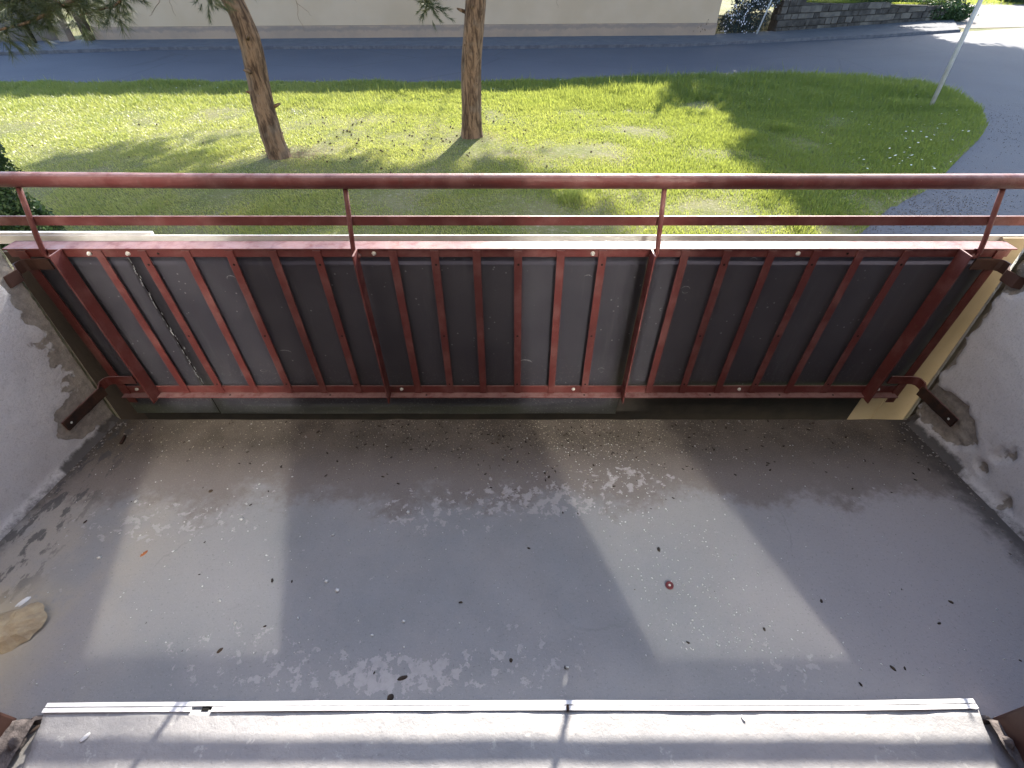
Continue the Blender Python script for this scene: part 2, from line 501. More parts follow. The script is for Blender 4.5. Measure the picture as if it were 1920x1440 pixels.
# ================================================================== SETTING
def poly_sheet(name, pts, z, mat, kind='structure', parent=None):
    bm = bmesh.new()
    vs = [bm.verts.new((p[0], p[1], z)) for p in pts]
    bm.faces.new(vs)
    bmesh.ops.triangulate(bm, faces=bm.faces)
    bmesh.ops.recalc_face_normals(bm, faces=bm.faces)
    if sum(f.normal.z for f in bm.faces) < 0: bmesh.ops.reverse_faces(bm, faces=bm.faces)
    me = bpy.data.meshes.new(name); bm.to_mesh(me); bm.free()
    o = link_mesh(name, me, mat, parent)
    if kind: o['kind'] = kind
    return o
def G(u, v): 
    p = on_z(u, v); return (p.x, p.y)

box('ground', -260, 260, -200, 420, GZ - 1.0, GZ - .012, 'soil')['kind'] = 'structure'

kerb_px = [(-700, 150), (-350, 122), (0, 104), (300, 94), (640, 92), (960, 92), (1280, 88), (1500, 77), (1650, 70), (1800, 60), (1920, 52)]
kerb = [G(u, v) for u, v in kerb_px]
kx, ky = kerb[-1]
kerb.append((kx + 14, ky + 3.0))
kerb.append((kx + 50, ky + 8.0))
lawn_far_px = [(-900, 178), (-400, 168), (0, 158), (400, 156), (880, 157), (1250, 150), (1420, 146), (1540, 147), (1650, 152), (1730, 162), (1800, 182), (1840, 208),
               (1852, 235), (1835, 262), (1800, 296), (1762, 335), (1728, 362), (1670, 388), (1640, 415), (1600, 450), (1560, 500)]
lawn = [G(u, v) for u, v in lawn_far_px]
# asphalt: one sheet from the far kerb to the building, right of and beyond the lawn
road_pts = kerb + [(kx + 50, 1.2), (3.2, 1.2), (3.2, 3.0)] + [tuple(p) for p in reversed(lawn)]
xs0 = lawn[0]
poly_sheet('road', road_pts, GZ, 'asphalt')
# lawn surface
lawn_poly = lawn + [(3.6, 3.2), (3.0, 1.6), (-26, 1.6), (-40, lawn[0][1])]
from mathutils.geometry import tessellate_polygon
def inside(poly):
    P = np.array(poly)
    def f(x, y):
        c = np.zeros(len(x), bool)
        j = len(P) - 1
        for i in range(len(P)):
            xi, yi = P[i]; xj, yj = P[j]
            cond = ((yi > y) != (yj > y))
            with np.errstate(divide='ignore', invalid='ignore'):
                xx = (xj - xi) * (y - yi) / (yj - yi + 1e-12) + xi
            c ^= cond & (x < xx)
            j = i
        return c
    return f
in_lawn = inside(lawn_poly)
def dist_to_edge(x, y, poly):
    P = np.array(poly); d = np.full(len(x), 1e9)
    for i in range(len(P)):
        a = P[i]; b2 = P[(i + 1) % len(P)]
        ab = b2 - a; t = np.clip(((x - a[0]) * ab[0] + (y - a[1]) * ab[1]) / (ab @ ab + 1e-12), 0, 1)
        d = np.minimum(d, np.hypot(x - a[0] - t * ab[0], y - a[1] - t * ab[1]))
    return d
# grid lawn, kept where it is inside, dropped a little at its rim
gx = np.arange(-30, 17, .22); gy = np.arange(1.7, 20.5, .22)
GX, GY = np.meshgrid(gx, gy); fx, fy = GX.ravel(), GY.ravel()
ins = in_lawn(fx, fy); de = dist_to_edge(fx, fy, lawn_poly)
zz = np.where(ins, .012 + .05 * np.clip(de / .5, 0, 1), -.03)
zz += np.array([nz(a, b2, 0, .7) for a, b2 in zip(fx, fy)]) * .03 * (de > .4) * ins
V = np.column_stack([fx, fy, GZ + zz])
nx = len(gx); idx = np.arange(len(fx)).reshape(GX.shape)
q = np.column_stack([idx[:-1, :-1].ravel(), idx[:-1, 1:].ravel(), idx[1:, 1:].ravel(), idx[1:, :-1].ravel()])
q = q[(ins[q].sum(1) >= 1)]
from_np('lawn', V, q, 'soil', smooth=True)['kind'] = 'structure'

# pavement beyond the road, with its kerb
wall_px = [(-700, 118), (-300, 98), (0, 86), (185, 80), (960, 76), (1335, 71), (1450, 64), (1600, 53), (1790, 39)]
wl = [G(u, v) for u, v in wall_px]
def strip_between(name, a, b, z0, z1, mat):
    """raised slab between the polylines a (near) and b (far) with a near face"""
    bm = bmesh.new()
    va = [bm.verts.new((p[0], p[1], z1)) for p in a]; vb = [bm.verts.new((p[0], p[1], z1)) for p in b]
    vl = [bm.verts.new((p[0], p[1], z0)) for p in a]
    n = len(a)
    for i in range(n - 1):
        bm.faces.new((va[i], va[i + 1], vb[i + 1], vb[i])); bm.faces.new((vl[i], vl[i + 1], va[i + 1], va[i]))
    o = from_bm(name, bm, mat); o['kind'] = 'structure'; return o
def resample(pl, n):
    P = np.array(pl); d = np.r_[0, np.cumsum(np.hypot(*np.diff(P, axis=0).T))]
    t = np.linspace(0, d[-1], n); return [(np.interp(s, d, P[:, 0]), np.interp(s, d, P[:, 1])) for s in t]
kb = [(x, y) for x, y in kerb[:10]]
kn = resample(kb, 60)
kn2 = [(x, y + .16) for x, y in kn]
strip_between('kerb', kn, kn2, GZ - .02, GZ + .11, 'kerb_stone')
wn_ = resample([(x, y + .25) for x, y in wl], 60)
strip_between('pavement', [(x, y + .0) for x, y in kn2], wn_, GZ - .02, GZ + .105, 'pavement')
# bright side road beyond on the right, with a grass verge behind it
a0 = G(1795, 58)
poly_sheet('side_road', [(a0[0] + 1.0, a0[1] + .9), (a0[0] + 40, a0[1] + 8), (a0[0] + 60, a0[1] + 26), (a0[0] + 6, a0[1] + 13), (a0[0] + .5, a0[1] + 8)], GZ + .004, 'pale_gravel')
# ================================================================== BALCONY
# --- floor slab
bm = bmesh.new()
n = 46
rim = []
for i in range(n + 1):
    x = -1.98 + 3.96 * i / n
    rim.append((x, 1.497 + .006 * nz(x, 3.1, 0, 9) + .004 * nz(x, 7, 0, 30)))
poly = rim[::-1] + [(-1.98, .02), (1.98, .02)]
top = [bm.verts.new((x, y, 0)) for x, y in poly]; bot = [bm.verts.new((x, y, -.17)) for x, y in poly]
bm.faces.new(top); bm.faces.new(bot[::-1])
for i in range(len(poly)):
    j = (i + 1) % len(poly); bm.faces.new((top[i], bot[i], bot[j], top[j]))
bmesh.ops.triangulate(bm, faces=[f for f in bm.faces if len(f.verts) > 4])
from_bm('balcony_floor', bm, 'floor_paint')['kind'] = 'structure'

# --- side walls: a displaced inner face, a bevelled outer arris, a back
def side_wall(sg, label):
    root = empty('side_wall', (sg * 1.8, 1.5, 0))
    tag(root, label, 'wall')
    def X0(y, z): return 1.797 + (1.5 - y) * .135 - .082 * z
    anchors = [((1.46, 1.27), .115, .10, .085), ((1.47, 1.36), .70, .07, .07)]
    ny, nzv = 110, 120
    ys = np.linspace(1.5, 0.03, ny); zs = np.r_[np.linspace(-.17, 1.1, 85), np.linspace(1.13, 2.7, nzv - 85)]
    V, worn, grime = [], [], []
    for z in zs:
        for y in ys:
            w = 0.0
            # plaster knocked off around the two anchors
            a1 = math.hypot((y - (1.39 if sg > 0 else 1.40)) / (.155 if sg > 0 else .13), (z - .145) / .105)
            a2 = math.hypot((y - 1.48) / .05, (z - .73) / .05)
            w = max(smoothstep(1.25, .65, a1), smoothstep(1.4, .7, a2))
            if sg < 0:
                w = max(w, smoothstep(.21, .0, 1.5 - y) * smoothstep(1.0, .35, abs(z - .55) ) * .70)
                w = max(w, smoothstep(.09, .0, 1.5 - y) * .9)
            else:
                w = max(w, smoothstep(.045, .0, 1.5 - y) * .75)
                for (py_, pz_, r_) in ((1.16, .10, .03), (1.13, .20, .05), (1.02, .05, .03)):
                    w = max(w, smoothstep(1.8, .3, math.hypot(y - py_, (z - pz_) * .6) / r_) * .50)
            w += (.42 * nz(y, z, sg * 3, 16) + .24 * nz(y, z, sg, 40)) * (w > .02)
            dep = (.024 if sg > 0 else .005) * smoothstep(.44, .58, w) + .006 * nz(y, z, sg, 3.5) + .0022 * nz(y, z, sg, 22)
            dep += smoothstep(.5, .7, w) * (.016 if sg > 0 else .004) * nz(y, z, sg, 42)
            cov = .02 * max(0, 1 - z / .03) if z > -.02 else .02     # small cove at the floor
            x = X0(y, z) + dep - cov
            V.append((sg * x, y, z)); worn.append(max(0, min(1, w)))
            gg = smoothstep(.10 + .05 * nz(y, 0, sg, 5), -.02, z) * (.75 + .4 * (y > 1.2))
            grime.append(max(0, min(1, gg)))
    V = np.array(V); idx = np.arange(ny * len(zs)).reshape(len(zs), ny)
    q = np.column_stack([idx[:-1, :-1].ravel(), idx[:-1, 1:].ravel(), idx[1:, 1:].ravel(), idx[1:, :-1].ravel()])
    if sg > 0: q = q[:, ::-1]
    o = from_np('plaster', V, q, 'wall_wash', root, True)
    o.location = -root.location
    for nme, arr in (('worn', worn), ('grime', grime)):
        at = o.data.attributes.new(nme, 'FLOAT', 'POINT'); at.data.foreach_set('value', np.array(arr, np.float32))
    # arris: rough strip turning outward
    rv = []
    zs2 = np.linspace(-.3, 2.7, 330)
    for z in zs2:
        x0 = X0(1.5, z) + .004; 
        for t in range(6):
            f = t / 5
            jj = .0045 * nz(f * 3, z * 60, sg, 1.0) + .003 * nz(f * 5, z * 130, sg, 1.0)
            rv.append((sg * (x0 + .040 * f ** 1.3 + jj), 1.4985 + .045 * f + jj, z))
    idx = np.arange(len(rv)).reshape(len(zs2), 6)
    q = np.column_stack([idx[:-1, :-1].ravel(), idx[:-1, 1:].ravel(), idx[1:, 1:].ravel(), idx[1:, :-1].ravel()])
    if sg < 0: q = q[:, ::-1]
    a = from_np('roughcast_arris', np.array(rv), q, 'roughcast' if sg > 0 else 'roughcast_shaded', root, False)
    a.location = -root.location
    bm = bmesh.new()
    x1 = 1.83
    prof = [(1.85, 1.543), (2.06, 1.543), (2.18, .03), (2.03, .03)]
    vb = [bm.verts.new((sg * x, y, -.3)) for x, y in prof]
    vt = [bm.verts.new((sg * (x - (.2 if x < 1.9 or (y < .1 and x < 2.1) else 0)), y, 2.7)) for x, y in prof]
    bm.faces.new(vb); bm.faces.new(vt)
    for i in range(4):
        j = (i + 1) % 4; bm.faces.new((vb[i], vb[j], vt[j], vt[i]))
    c = from_bm('core', bm, 'facade_render', root); c.location = -root.location
    return root
side_wall(-1, 'stained white plaster side wall left of the railing, with dark flaking plaster round its bracket')
side_wall(1, 'white plaster side wall right of the railing with a broken hole around its bracket')

# --- railing
RY = 1.600
rail = empty('balcony_railing', (0, RY, 0))
tag(rail, 'oxide red steel balcony railing backed with dark grey sheets', 'railing')
def part(o):
    o.location = o.location - rail.location if o.parent is rail and o.location.length < 1e-6 else o.location
    return o
def rbox(name, *a, **k): return box(name, *a, parent=rail, **k)
XL, XR = -1.775, 1.775
def k_top(u): return (u - 960) * 1.739 / 900
rbox('top_flange', XL - .05, XR + .035, 1.590, 1.652, .787, .792, 'red_paint', bev=.001)
rbox('upper_rail', XL - .04, XR + .02, 1.5935, 1.5985, .758, .786, 'red_paint', bev=.001)
rbox('lower_rail', XL, XR - .02, 1.5935, 1.5985, .078, .118, 'red_paint', bev=.001)
rbox('bottom_flange', XL, XR - .02, 1.562, 1.5975, .072, .077, 'red_paint', bev=.001)
bar_u = [190, 272, 353, 434, 515, 597, 738, 815, 893, 972, 1052, 1130, 1283, 1362, 1445, 1528, 1611, 1697]
barme = None
hole_me = None
bolt_me = None
def disc_mesh(name, r, th, mat, dome=False):
    bm = bmesh.new()
    bmesh.ops.create_cone(bm, cap_ends=True, segments=12, radius1=r, radius2=r * (.55 if dome else 1), depth=th)
    bmesh.ops.rotate(bm, cent=(0, 0, 0), matrix=Matrix.Rotation(math.pi / 2, 3, 'X'), verts=bm.verts)
    me = bpy.data.meshes.new(name); bm.to_mesh(me); bm.free(); me.materials.append(MAT[mat]); return me
hole_me = disc_mesh('screw_hole', .0042, .0016, 'black_hole')
bolt_me = disc_mesh('bolt', .0085, .008, 'bolt_zinc', True)
def inst(name, me, loc, parent, rot=None):
    o = bpy.data.objects.new(name, me); COL.objects.link(o); o.parent = parent
    o.location = Vector(loc) - parent.location
    if rot: o.rotation_euler = rot
    return o
for i, u in enumerate(bar_u):
    x = k_top(u)
    if barme is None:
        bm = bmesh.new(); add_box(bm, -.0145, .0145, -.0025, .0025, -.352, .352, .0008)
        barme = bpy.data.meshes.new('bar'); bmesh.ops.recalc_face_normals(bm, faces=bm.faces); bm.to_mesh(barme); bm.free(); barme.materials.append(MAT['red_paint'])
    b_ = inst('bar', barme, (x, 1.5905, .4325), rail, (0, R(random.uniform(-.25, .25)), 0))
    if i % 2 == 1 or i in (17,):
        for z in (.73, .405, .135):
            h = bpy.data.objects.new('screw_hole', hole_me); COL.objects.link(h); h.parent = b_
            h.location = (random.uniform(-.002, .002), -.0027, z - .4325)
for x in (XL + .01, XR - .015):   # end bars
    rbox('end_bar', x - .0185, x + .0185, 1.5875, 1.5925, .02, .785, 'red_paint', bev=.0008)
def post(x, L):
    bm = bmesh.new()
    add_box(bm, -.003, .003, -.058, 0, -.36, .365, .0008)
    if L: add_box(bm, min(.0032 * L, .045 * L), max(.0032 * L, .045 * L), -.006, -.001, -.36, .365, .0008)
    o = from_bm('post', bm, 'red_paint', rail); o.location = Vector((x, 1.5900, .4275)) - rail.location
    return o
post(-1.615, -1); post(-.556, 0); post(.50, 0); post(1.605, 1)
# round rods carrying the hand rail; each ends in a small hook at the panel top
HY, HZ = 1.632, 1.012
for i, (xb, xt) in enumerate(((-1.675, -1.655), (-.565, -.560), (.518, .512), (1.672, 1.648))):
    pts = [(xb + .018 * (1 if xb < 0 else -1), 1.5855, .772), (xb + .010 * (1 if xb < 0 else -1), 1.5845, .762), (xb, 1.5840, .766), (xb - .002 * (1 if xb < 0 else -1), 1.5845, .785),
           (xb + (xt - xb) * .3, 1.588, .83), (xb + (xt - xb) * .6, 1.606, .90), (xt, HY, HZ - .015)]
    o = tube('rod', pts, .0085, 'red_paint', rail, 12); o.location = -rail.location
def bowed(x, amp): return amp * (x / 2.0) ** 2
def long_tube(name, x0, x1, y, z, r, seg=20):
    pts = [(x, y + .004 * nz(x, 2, 0, .9), z + .0025 * nz(x, 5, 0, 1.1) + (.009 * (x / 1.9) ** 2 if x < 0 else 0)) for x in np.linspace(x0, x1, 60)]
    o = tube(name, pts, r, 'red_paint', rail, seg); o.location = -rail.location; return o
long_tube('hand_rail', -2.4, 2.4, HY, HZ, .0242)
bm = bmesh.new(); add_box(bm, -2.4, 2.4, 1.612, 1.620, .8685, .9015, .001)
o = from_bm('middle_rail', bm, 'red_paint', rail); o.location = -rail.location
# backing sheets behind the bars
seam = (230 - 960) * 1.739 / 900
for (x0, x1, zb, yy) in ((XL - .035, seam - .002, -.075, 1.612), (seam + .003, .50, -.08, 1.6115), (.503, XR + .0, .075, 1.612)):
    bm = bmesh.new(); nn = 24
    grid = [[bm.verts.new((x0 + (x1 - x0) * i / nn, yy + .0035 * nz(x0 + (x1 - x0) * i / nn, z, 0, 2.6), z)) for i in range(nn + 1)] for z in np.linspace(zb, .784, 12)]
    for a in range(11):
        for b2 in range(nn): bm.faces.new((grid[a][b2], grid[a][b2 + 1], grid[a + 1][b2 + 1], grid[a + 1][b2]))
    r_ = bmesh.ops.solidify(bm, geom=bm.faces[:], thickness=.003)
    o = from_bm('backing_sheet', bm, 'grey_sheet', rail, True); o.location = -rail.location
mottled('scuff', (.42, .42, .44), (.22, .22, .24), 240, .7)
# ragged sealant along the seam between the two left sheets
bm = bmesh.new()
z = .77
while z > .10:
    w = random.uniform(.0007, .0018); hgt = random.uniform(.006, .018)
    if random.random() < .65:
        xx = seam + random.uniform(-.004, .008) + (.012 if .25 < z < .42 and random.random() < .25 else 0)
        add_box(bm, xx - w / 2, xx + w / 2, 1.6065, 1.6095, z - hgt / 2, z + hgt / 2, 0, None)
    z -= random.uniform(.006, .014)
o = from_bm('seam_sealant', bm, 'scuff', rail); o.location = -rail.location; o['kind'] = 'stuff'
# cladding boards outside the sheets
rbox('cladding_board', -1.0, 1.80, 1.656, 1.668, -.35, .745, 'beige_board')
rbox('cladding_board', 1.803, 2.35, 1.656, 1.668, -.35, .800, 'beige_board')
rbox('cladding_board', -2.35, -1.003, 1.6562, 1.6682, -.35, .745, 'board_in_shade')['label'] = 'left cladding board with its shade put into the colour'
rbox('board_cap', -2.35, 2.35, 1.6695, 1.676, .772, .8045, 'white_edge')
rbox('board_cap', -2.35, -1.33, 1.6775, 1.690, .780, .812, 'white_edge')
rbox('shade_strip', XL - .03, 1.665, 1.636, 1.644, -.34, .082, 'strip_shade')  # added dark strip standing in for the shade under the sheets
# bolts
for (u, v) in ((160, 466), (233, 466), (700, 472), (1112, 474), (1497, 476)):
    p = on_y(u, v, 1.59); inst('bolt', bolt_me, (p.x, 1.5895, .772), rail)
for (u, v) in ((250, 722), (753, 731), (1075, 731), (1386, 731), (1645, 733)):
    p = on_y(u, v, 1.59); inst('bolt', bolt_me, (p.x, 1.5895, .100), rail)
for (u, v) in ((290, 466), (163, 465), (740, 473), (1590, 476)):
    p = on_y(u, v, 1.59); inst('screw_hole', hole_me, (p.x, 1.5925, .772), rail)
for u in (433, 620, 800, 1095, 1330, 1460, 1560):
    p = on_y(u, 742, 1.58); h = inst('screw_hole', hole_me, (p.x, 1.578, .0772), rail, (math.pi / 2, 0, 0))
# wall brackets: flat iron bent from the end bars onto the side walls
def bracket(sg, z, y_end, hi):
    xw = lambda y: sg * (1.797 + (1.5 - y) * .135 - .082 * z - .002)
    xo = 1.775 if hi else 1.80
    p = [(sg * 1.68, 1.5840, z), (sg * (xo - .035), 1.5832, z), (sg * (xo - .012), 1.5800, z), (sg * xo, 1.570, z), (sg * (xo + .003), 1.545, z), (xw(1.49), 1.505, z),
         (xw(1.45) + sg * .002, 1.46, z - .002)] + ([] if hi else [(xw(1.40) + sg * .003, 1.40, z - .004)]) + [(xw(y_end) + sg * (.03 if hi else 0), y_end, z - .006)]
    o = strap('bracket', p, (0, 0, 1), .042, .006, 'brown_frame' if hi else 'red_paint', rail); o.location = -rail.location
    if hi: return
    q = [(xw(1.515) - sg * .0075, 1.515, z), (xw(1.46) - sg * .005, 1.46, z - .001), (xw(1.42) - sg * .007, 1.42, z - .003), (xw(1.38) - sg * .004, 1.38, z - .004), (xw(y_end) - sg * .0065, y_end - .002, z - .006)]
    o2 = strap('anchor_end', q, (0, 0, 1), .045, .006, 'rusty_iron', o)
    for dy in (.022, .055):
        sc = bpy.data.objects.new('screw', bolt_me); COL.objects.link(sc); sc.parent = o
        sc.location = (xw(y_end) - sg * .010, y_end + dy, z - .006); sc.rotation_euler = (0, 0, sg * math.pi / 2); sc.scale = (.6, .7, .6)
bracket(-1, .165, 1.31, 0); bracket(1, .165, 1.33, 0)
bracket(-1, .735, 1.455, 1); bracket(1, .735, 1.455, 1)
# scuffs left on the sheets: thin curved scrapes
def scuff(u, v, r, a0, a1, thick=.004, squash=.6):
    p = on_y(u, v, 1.607)
    bm = bmesh.new(); prev = None; N = 14
    for i in range(N + 1):
        t = i / N; an = a0 + (a1 - a0) * t; w = thick * math.sin(math.pi * t) * random.uniform(.6, 1.2) + .0004
        q = (p.x + r * math.cos(an), p.z + r * squash * math.sin(an)); q2 = (p.x + (r - w) * math.cos(an), p.z + (r - w) * squash * math.sin(an))
        vs = [bm.verts.new((a_, y_, b_)) for (a_, b_) in (q, q2) for y_ in (1.6085, 1.6065)]
        if prev:
            bm.faces.new((prev[1], vs[1], vs[3], prev[3])); bm.faces.new((prev[0], prev[1], vs[1], vs[0])) if 0 else None
        prev = vs
    o = from_bm('scuff_mark', bm, 'scuff', rail); o.location = -rail.location
mottled('scuff', (.42, .42, .44), (.22, .22, .24), 240, .7)
for a_ in ((985, 682, .032, .25, 2.5, .010, .8), (535, 662, .03, .2, 2.4, .007, .6), (1102, 521, .016, .3, 2.6, .004, .9), (1127, 693, .014, 0, 3.3, .004, .9), (1128, 696, .008, 3.2, 6.2, .003, .8),
           (1195, 713, .009, .3, 2.8, .003, .9), (434, 522, .017, .2, 3.4, .004, .8), (1285, 543, .018, .2, 3.0, .004, .9), (1285, 546, .012, 3.0, 6.2, .003, .8), (494, 695, .014, 0, 6.2, .003, .5), (1412, 488, .014, .2, 2.8, .003, .9),
           (1240, 580, .008, 1, 5, .004, .9)):
    scuff(*a_)

# --- sill at the door, its sealing strip and the door frame
sill = empty('door_sill', (0, .38, 0)); tag(sill, 'raised painted concrete door sill, partly in bright sun', 'sill')
bm = bmesh.new()
nxs, nys = 130, 18
def sill_z(x, y): return .047 + .0025 * nz(x, y, 0, 5) + .0012 * nz(x, y, 4, 24)
gr = []
for j in range(nys + 1):
    y = .363 - .27 * j / nys
    row = []
    for i in range(nxs + 1):
        t = i / nxs; hw = 1.303 - .004 * j + .006 * nz(j * .9, 3, 0, 1)
        x = -hw + 2 * hw * t
        e = min(t, 1 - t) * 2 * hw
        row.append(bm.verts.new((x, y, sill_z(x, y) - .03 * max(0, 1 - e / .02) ** 2)))
    gr.append(row)
for j in range(nys):
    for i in range(nxs): bm.faces.new((gr[j][i], gr[j][i + 1], gr[j + 1][i + 1], gr[j + 1][i]))
low = [bm.verts.new((v.co.x, v.co.y, -.002)) for v in gr[0]]
for i in range(nxs): bm.faces.new((low[i], low[i + 1], gr[0][i + 1], gr[0][i]))
for c_ in (0, nxs):
    col = [gr[j][c_] for j in range(nys + 1)]; lo2 = [bm.verts.new((v.co.x, v.co.y, -.002)) for v in col]
    for j in range(nys): bm.faces.new((col[j], col[j + 1], lo2[j + 1], lo2[j]))
o = from_bm('ledge', bm, 'sill_paint', sill, True); o.location = -sill.location
def strip_line(x): return .369 - .006 * (x / 1.27) ** 2 * (1 if x < 0 else .2) + .012 * max(0, (x - .8)) ** 2 * 2
for k, (dy, dz, w, h_) in enumerate(((.0105, .0005, .012, .020), (-.0025, .001, .0125, .020))):
    bm = bmesh.new(); prev = None
    xs_ = np.linspace(-1.285, 1.282, 90)
    for x in xs_:
        if k == 1 and -.853 < x < -.832:
            if prev: bm.faces.new(prev)
            prev = None; continue
        y = strip_line(x) + dy + .001 * nz(x, k, 0, 3); z = .047 + dz + .0015 * nz(x, 9 + k, 0, 2.2)
        vs = [bm.verts.new((x, y - w / 2, z - h_ * 0.8)), bm.verts.new((x, y + w / 2, z - h_ * 0.8)), bm.verts.new((x, y + w / 2 - .001, z + h_ * .2)), bm.verts.new((x, y - w / 2 + .001, z + h_ * .2))]
        if prev:
            for a in range(4): bm.faces.new((prev[a], prev[(a + 1) % 4], vs[(a + 1) % 4], vs[a]))
        else: bm.faces.new(vs[::-1])
        prev = vs
    bm.faces.new(prev)
    o = from_bm('sealing_strip', bm, 'white_plastic', sill); o.location = -sill.location
o = box('strip_gap', -.853, -.834, .361, .373, .030, .0485, 'black_hole', sill)
o = box('strip_clip', .150, .156, .359, .373, .048, .060, 'rusty_iron', sill)

door = empty('balcony_door', (0, .06, 0)); tag(door, 'brown framed balcony door with glazed side panes and an open middle', 'door')
def dbox(name, *a, **k): return box(name, *a, parent=door, **k)
for sg in (-1, 1):
    # outer jamb: a box with a rounded front arris
    x0, x1 = sorted((sg * (1.330 if sg > 0 else 1.372), sg * 1.62))
    dbox('jamb', x0, x1, -.02, .352, .012, 2.35, 'brown_frame', bev=.007)
    gx0, gx1 = ((.555, 1.20) if sg > 0 else (-1.185, -.56))
    gx0 = gx0 + (.03 if sg > 0 else 0)
    fr = dbox('side_pane', gx0 + .012, gx1 - .012, .056, .064, .275, 2.12, 'window_glass')
    if sg > 0: fr.rotation_euler = (0, 0, R(1.7))
    gx0 = gx0 - (.03 if sg > 0 else 0)
    inn, outw = .065, .17
    for (a0_, a1_, b0_, b1_) in ((gx0 - (inn if sg > 0 else outw), gx0 + (.042 if sg > 0 else .012), .05, 2.2), (gx1 - .012, gx1 + (outw if sg > 0 else inn), .05, 2.2)):
        dbox('stile', a0_, a1_, .03, .075, b0_, b1_, 'brown_frame')
    dbox('bottom_rail', gx0 + (.0425 if sg > 0 else .0125), gx1 - .0125, .032, .073, .05, .275, 'brown_frame')
    dbox('top_rail', gx0 + (.0425 if sg > 0 else .0125), gx1 - .0125, .032, .088, 2.12, 2.2, 'brown_frame')
dbox('head', -1.36, 1.34, .025, .095, 2.205, 2.34, 'brown_frame')
# crumbling mortar beside the jambs
def rubble(name, cx, cyy, sx, sy, h, mat, parent=None, seed=0, base=0.0, rot=0, n=14, lab=None, cat=None):
    bm = bmesh.new()
    rings = 5
    rows = []
    for r_ in range(rings + 1):
        rr = r_ / rings; row = []
        for k in range(n):
            an = 2 * math.pi * k / n
            q = 1 + .24 * nz(math.cos(an) * 1.7, math.sin(an) * 1.7, seed, 1) + .12 * nz(k * 1.3, seed, 5, 1)
            x = math.cos(an) * rr * q * sx; y = math.sin(an) * rr * q * sy
            z = h * (1 - rr ** 3) * (1 + .5 * nz(x * 40, y * 40, seed, 1)) if r_ < rings else 0
            row.append(bm.verts.new((x, y, z)))
            if r_ == 0: break
        rows.append(row)
    for k in range(n): bm.faces.new((rows[0][0], rows[1][k], rows[1][(k + 1) % n]))
    for r_ in range(1, rings):
        for k in range(n): bm.faces.new((rows[r_][k], rows[r_ + 1][k], rows[r_ + 1][(k + 1) % n], rows[r_][(k + 1) % n]))
    bm.faces.new(rows[-1][::-1])
    o = from_bm(name, bm, mat, parent, False)
    o.location = Vector((cx, cyy, base)) - (parent.location if parent else Vector())
    o.rotation_euler = (0, 0, rot)
    if lab: tag(o, lab, cat)
    return o
for sg, w0, w1 in ((-1, 1.304, 1.368), (1, 1.304, 1.336)):
    bm = bmesh.new(); rows = []
    for a in range(26):
        y = .352 - .27 * a / 25
        rows.append([bm.verts.new((sg * (w0 + (w1 - w0) * b2 / 7), y, .034 + .008 * nz(b2 * .5, a * .25, sg, 1) + .0035 * nz(b2 * 1.3, a * .7, sg, 1) - (.028 if a == 0 else 0))) for b2 in range(8)])
    for a in range(25):
        for b2 in range(7): bm.faces.new((rows[a][b2], rows[a][b2 + 1], rows[a + 1][b2 + 1], rows[a + 1][b2]))
    o = from_bm('mortar_fillet', bm, 'rubble_dirty', sill, True); o.location = -sill.location
    rubble('mortar_crumb', sg * 1.315, .350, .026, .012, .020, 'rubble_dirty', sill, 3 + sg)
    rubble('mortar_crumb', sg * 1.318, .290, .012, .020, .034, 'rubble_dirty', sill, 8 + sg, .02)
    rubble('mortar_crumb', sg * 1.322, .215, .010, .030, .03, 'mortar_grey', sill, 12 + sg, .02)

# --- the block of flats this balcony belongs to
flat = empty('apartment_building', (0, 0, GZ)); tag(flat, 'rendered block of flats that carries the balcony', 'building')
def fbox(name, *a, **k): return box(name, *a, parent=flat, **k)
fbox('front_wall', -12, -1.64, -.25, .018, GZ, 9, 'facade_render')
fbox('front_wall', 1.64, 10, -.25, .018, GZ, 9, 'facade_render')
fbox('front_wall', -1.638, 1.638, -.25, .018, GZ, -.18, 'facade_render')
fbox('front_wall', -1.638, 1.638, -.25, .018, 2.36, 9, 'facade_render')
fbox('room_floor', -2.6, 2.6, -4.2, .10, -.10, .034, 'room_dark')
fbox('room_wall', -2.6, 2.6, -4.3, -4.2, -.1, 2.5, 'room_dark')
fbox('room_wall', -2.7, -2.6, -4.3, -.26, -.1, 2.5, 'room_dark')
fbox('room_wall', 2.6, 2.7, -4.3, -.26, -.1, 2.5, 'room_dark')
fbox('room_ceiling', -2.7, 2.7, -4.3, -.26, 2.5, 2.6, 'room_dark')
fbox('rear_wall', -12, 10, -9, -8.8, GZ, 9, 'facade_render')
fbox('end_wall', -12, -11.8, -8.8, -.26, GZ, 9, 'facade_render'); fbox('end_wall', 9.8, 10, -8.8, -.26, GZ, 9, 'facade_render')
fbox('roof', -12.4, 10.4, -9.3, .35, 9.01, 9.2, 'roof_tile')
fbox('paving_slab', -8, 3.2, .03, 1.15, GZ - .01, GZ + .05, 'pavement')

# ================================================================== ACROSS THE ROAD
wa, wb = Vector((*G(185, 80), GZ)), Vector((*G(1338, 71), GZ))
wdir = (wb - wa).normalized(); wn2 = Vector((-wdir.y, wdir.x, 0)); ang = math.atan2(wdir.y, wdir.x)
L = (wb - wa).length
bld = empty('rendered_house', wa); bld.rotation_euler = (0, 0, ang)
tag(bld, 'long cream rendered house across the road with a stained plinth', 'house')
BH = 6.75
def lbox(par, name, x0, x1, y0, y1, z0, z1, mat, bev=0):
    bm = bmesh.new(); add_box(bm, x0, x1, y0, y1, z0, z1, bev); return from_bm(name, bm, mat, par)
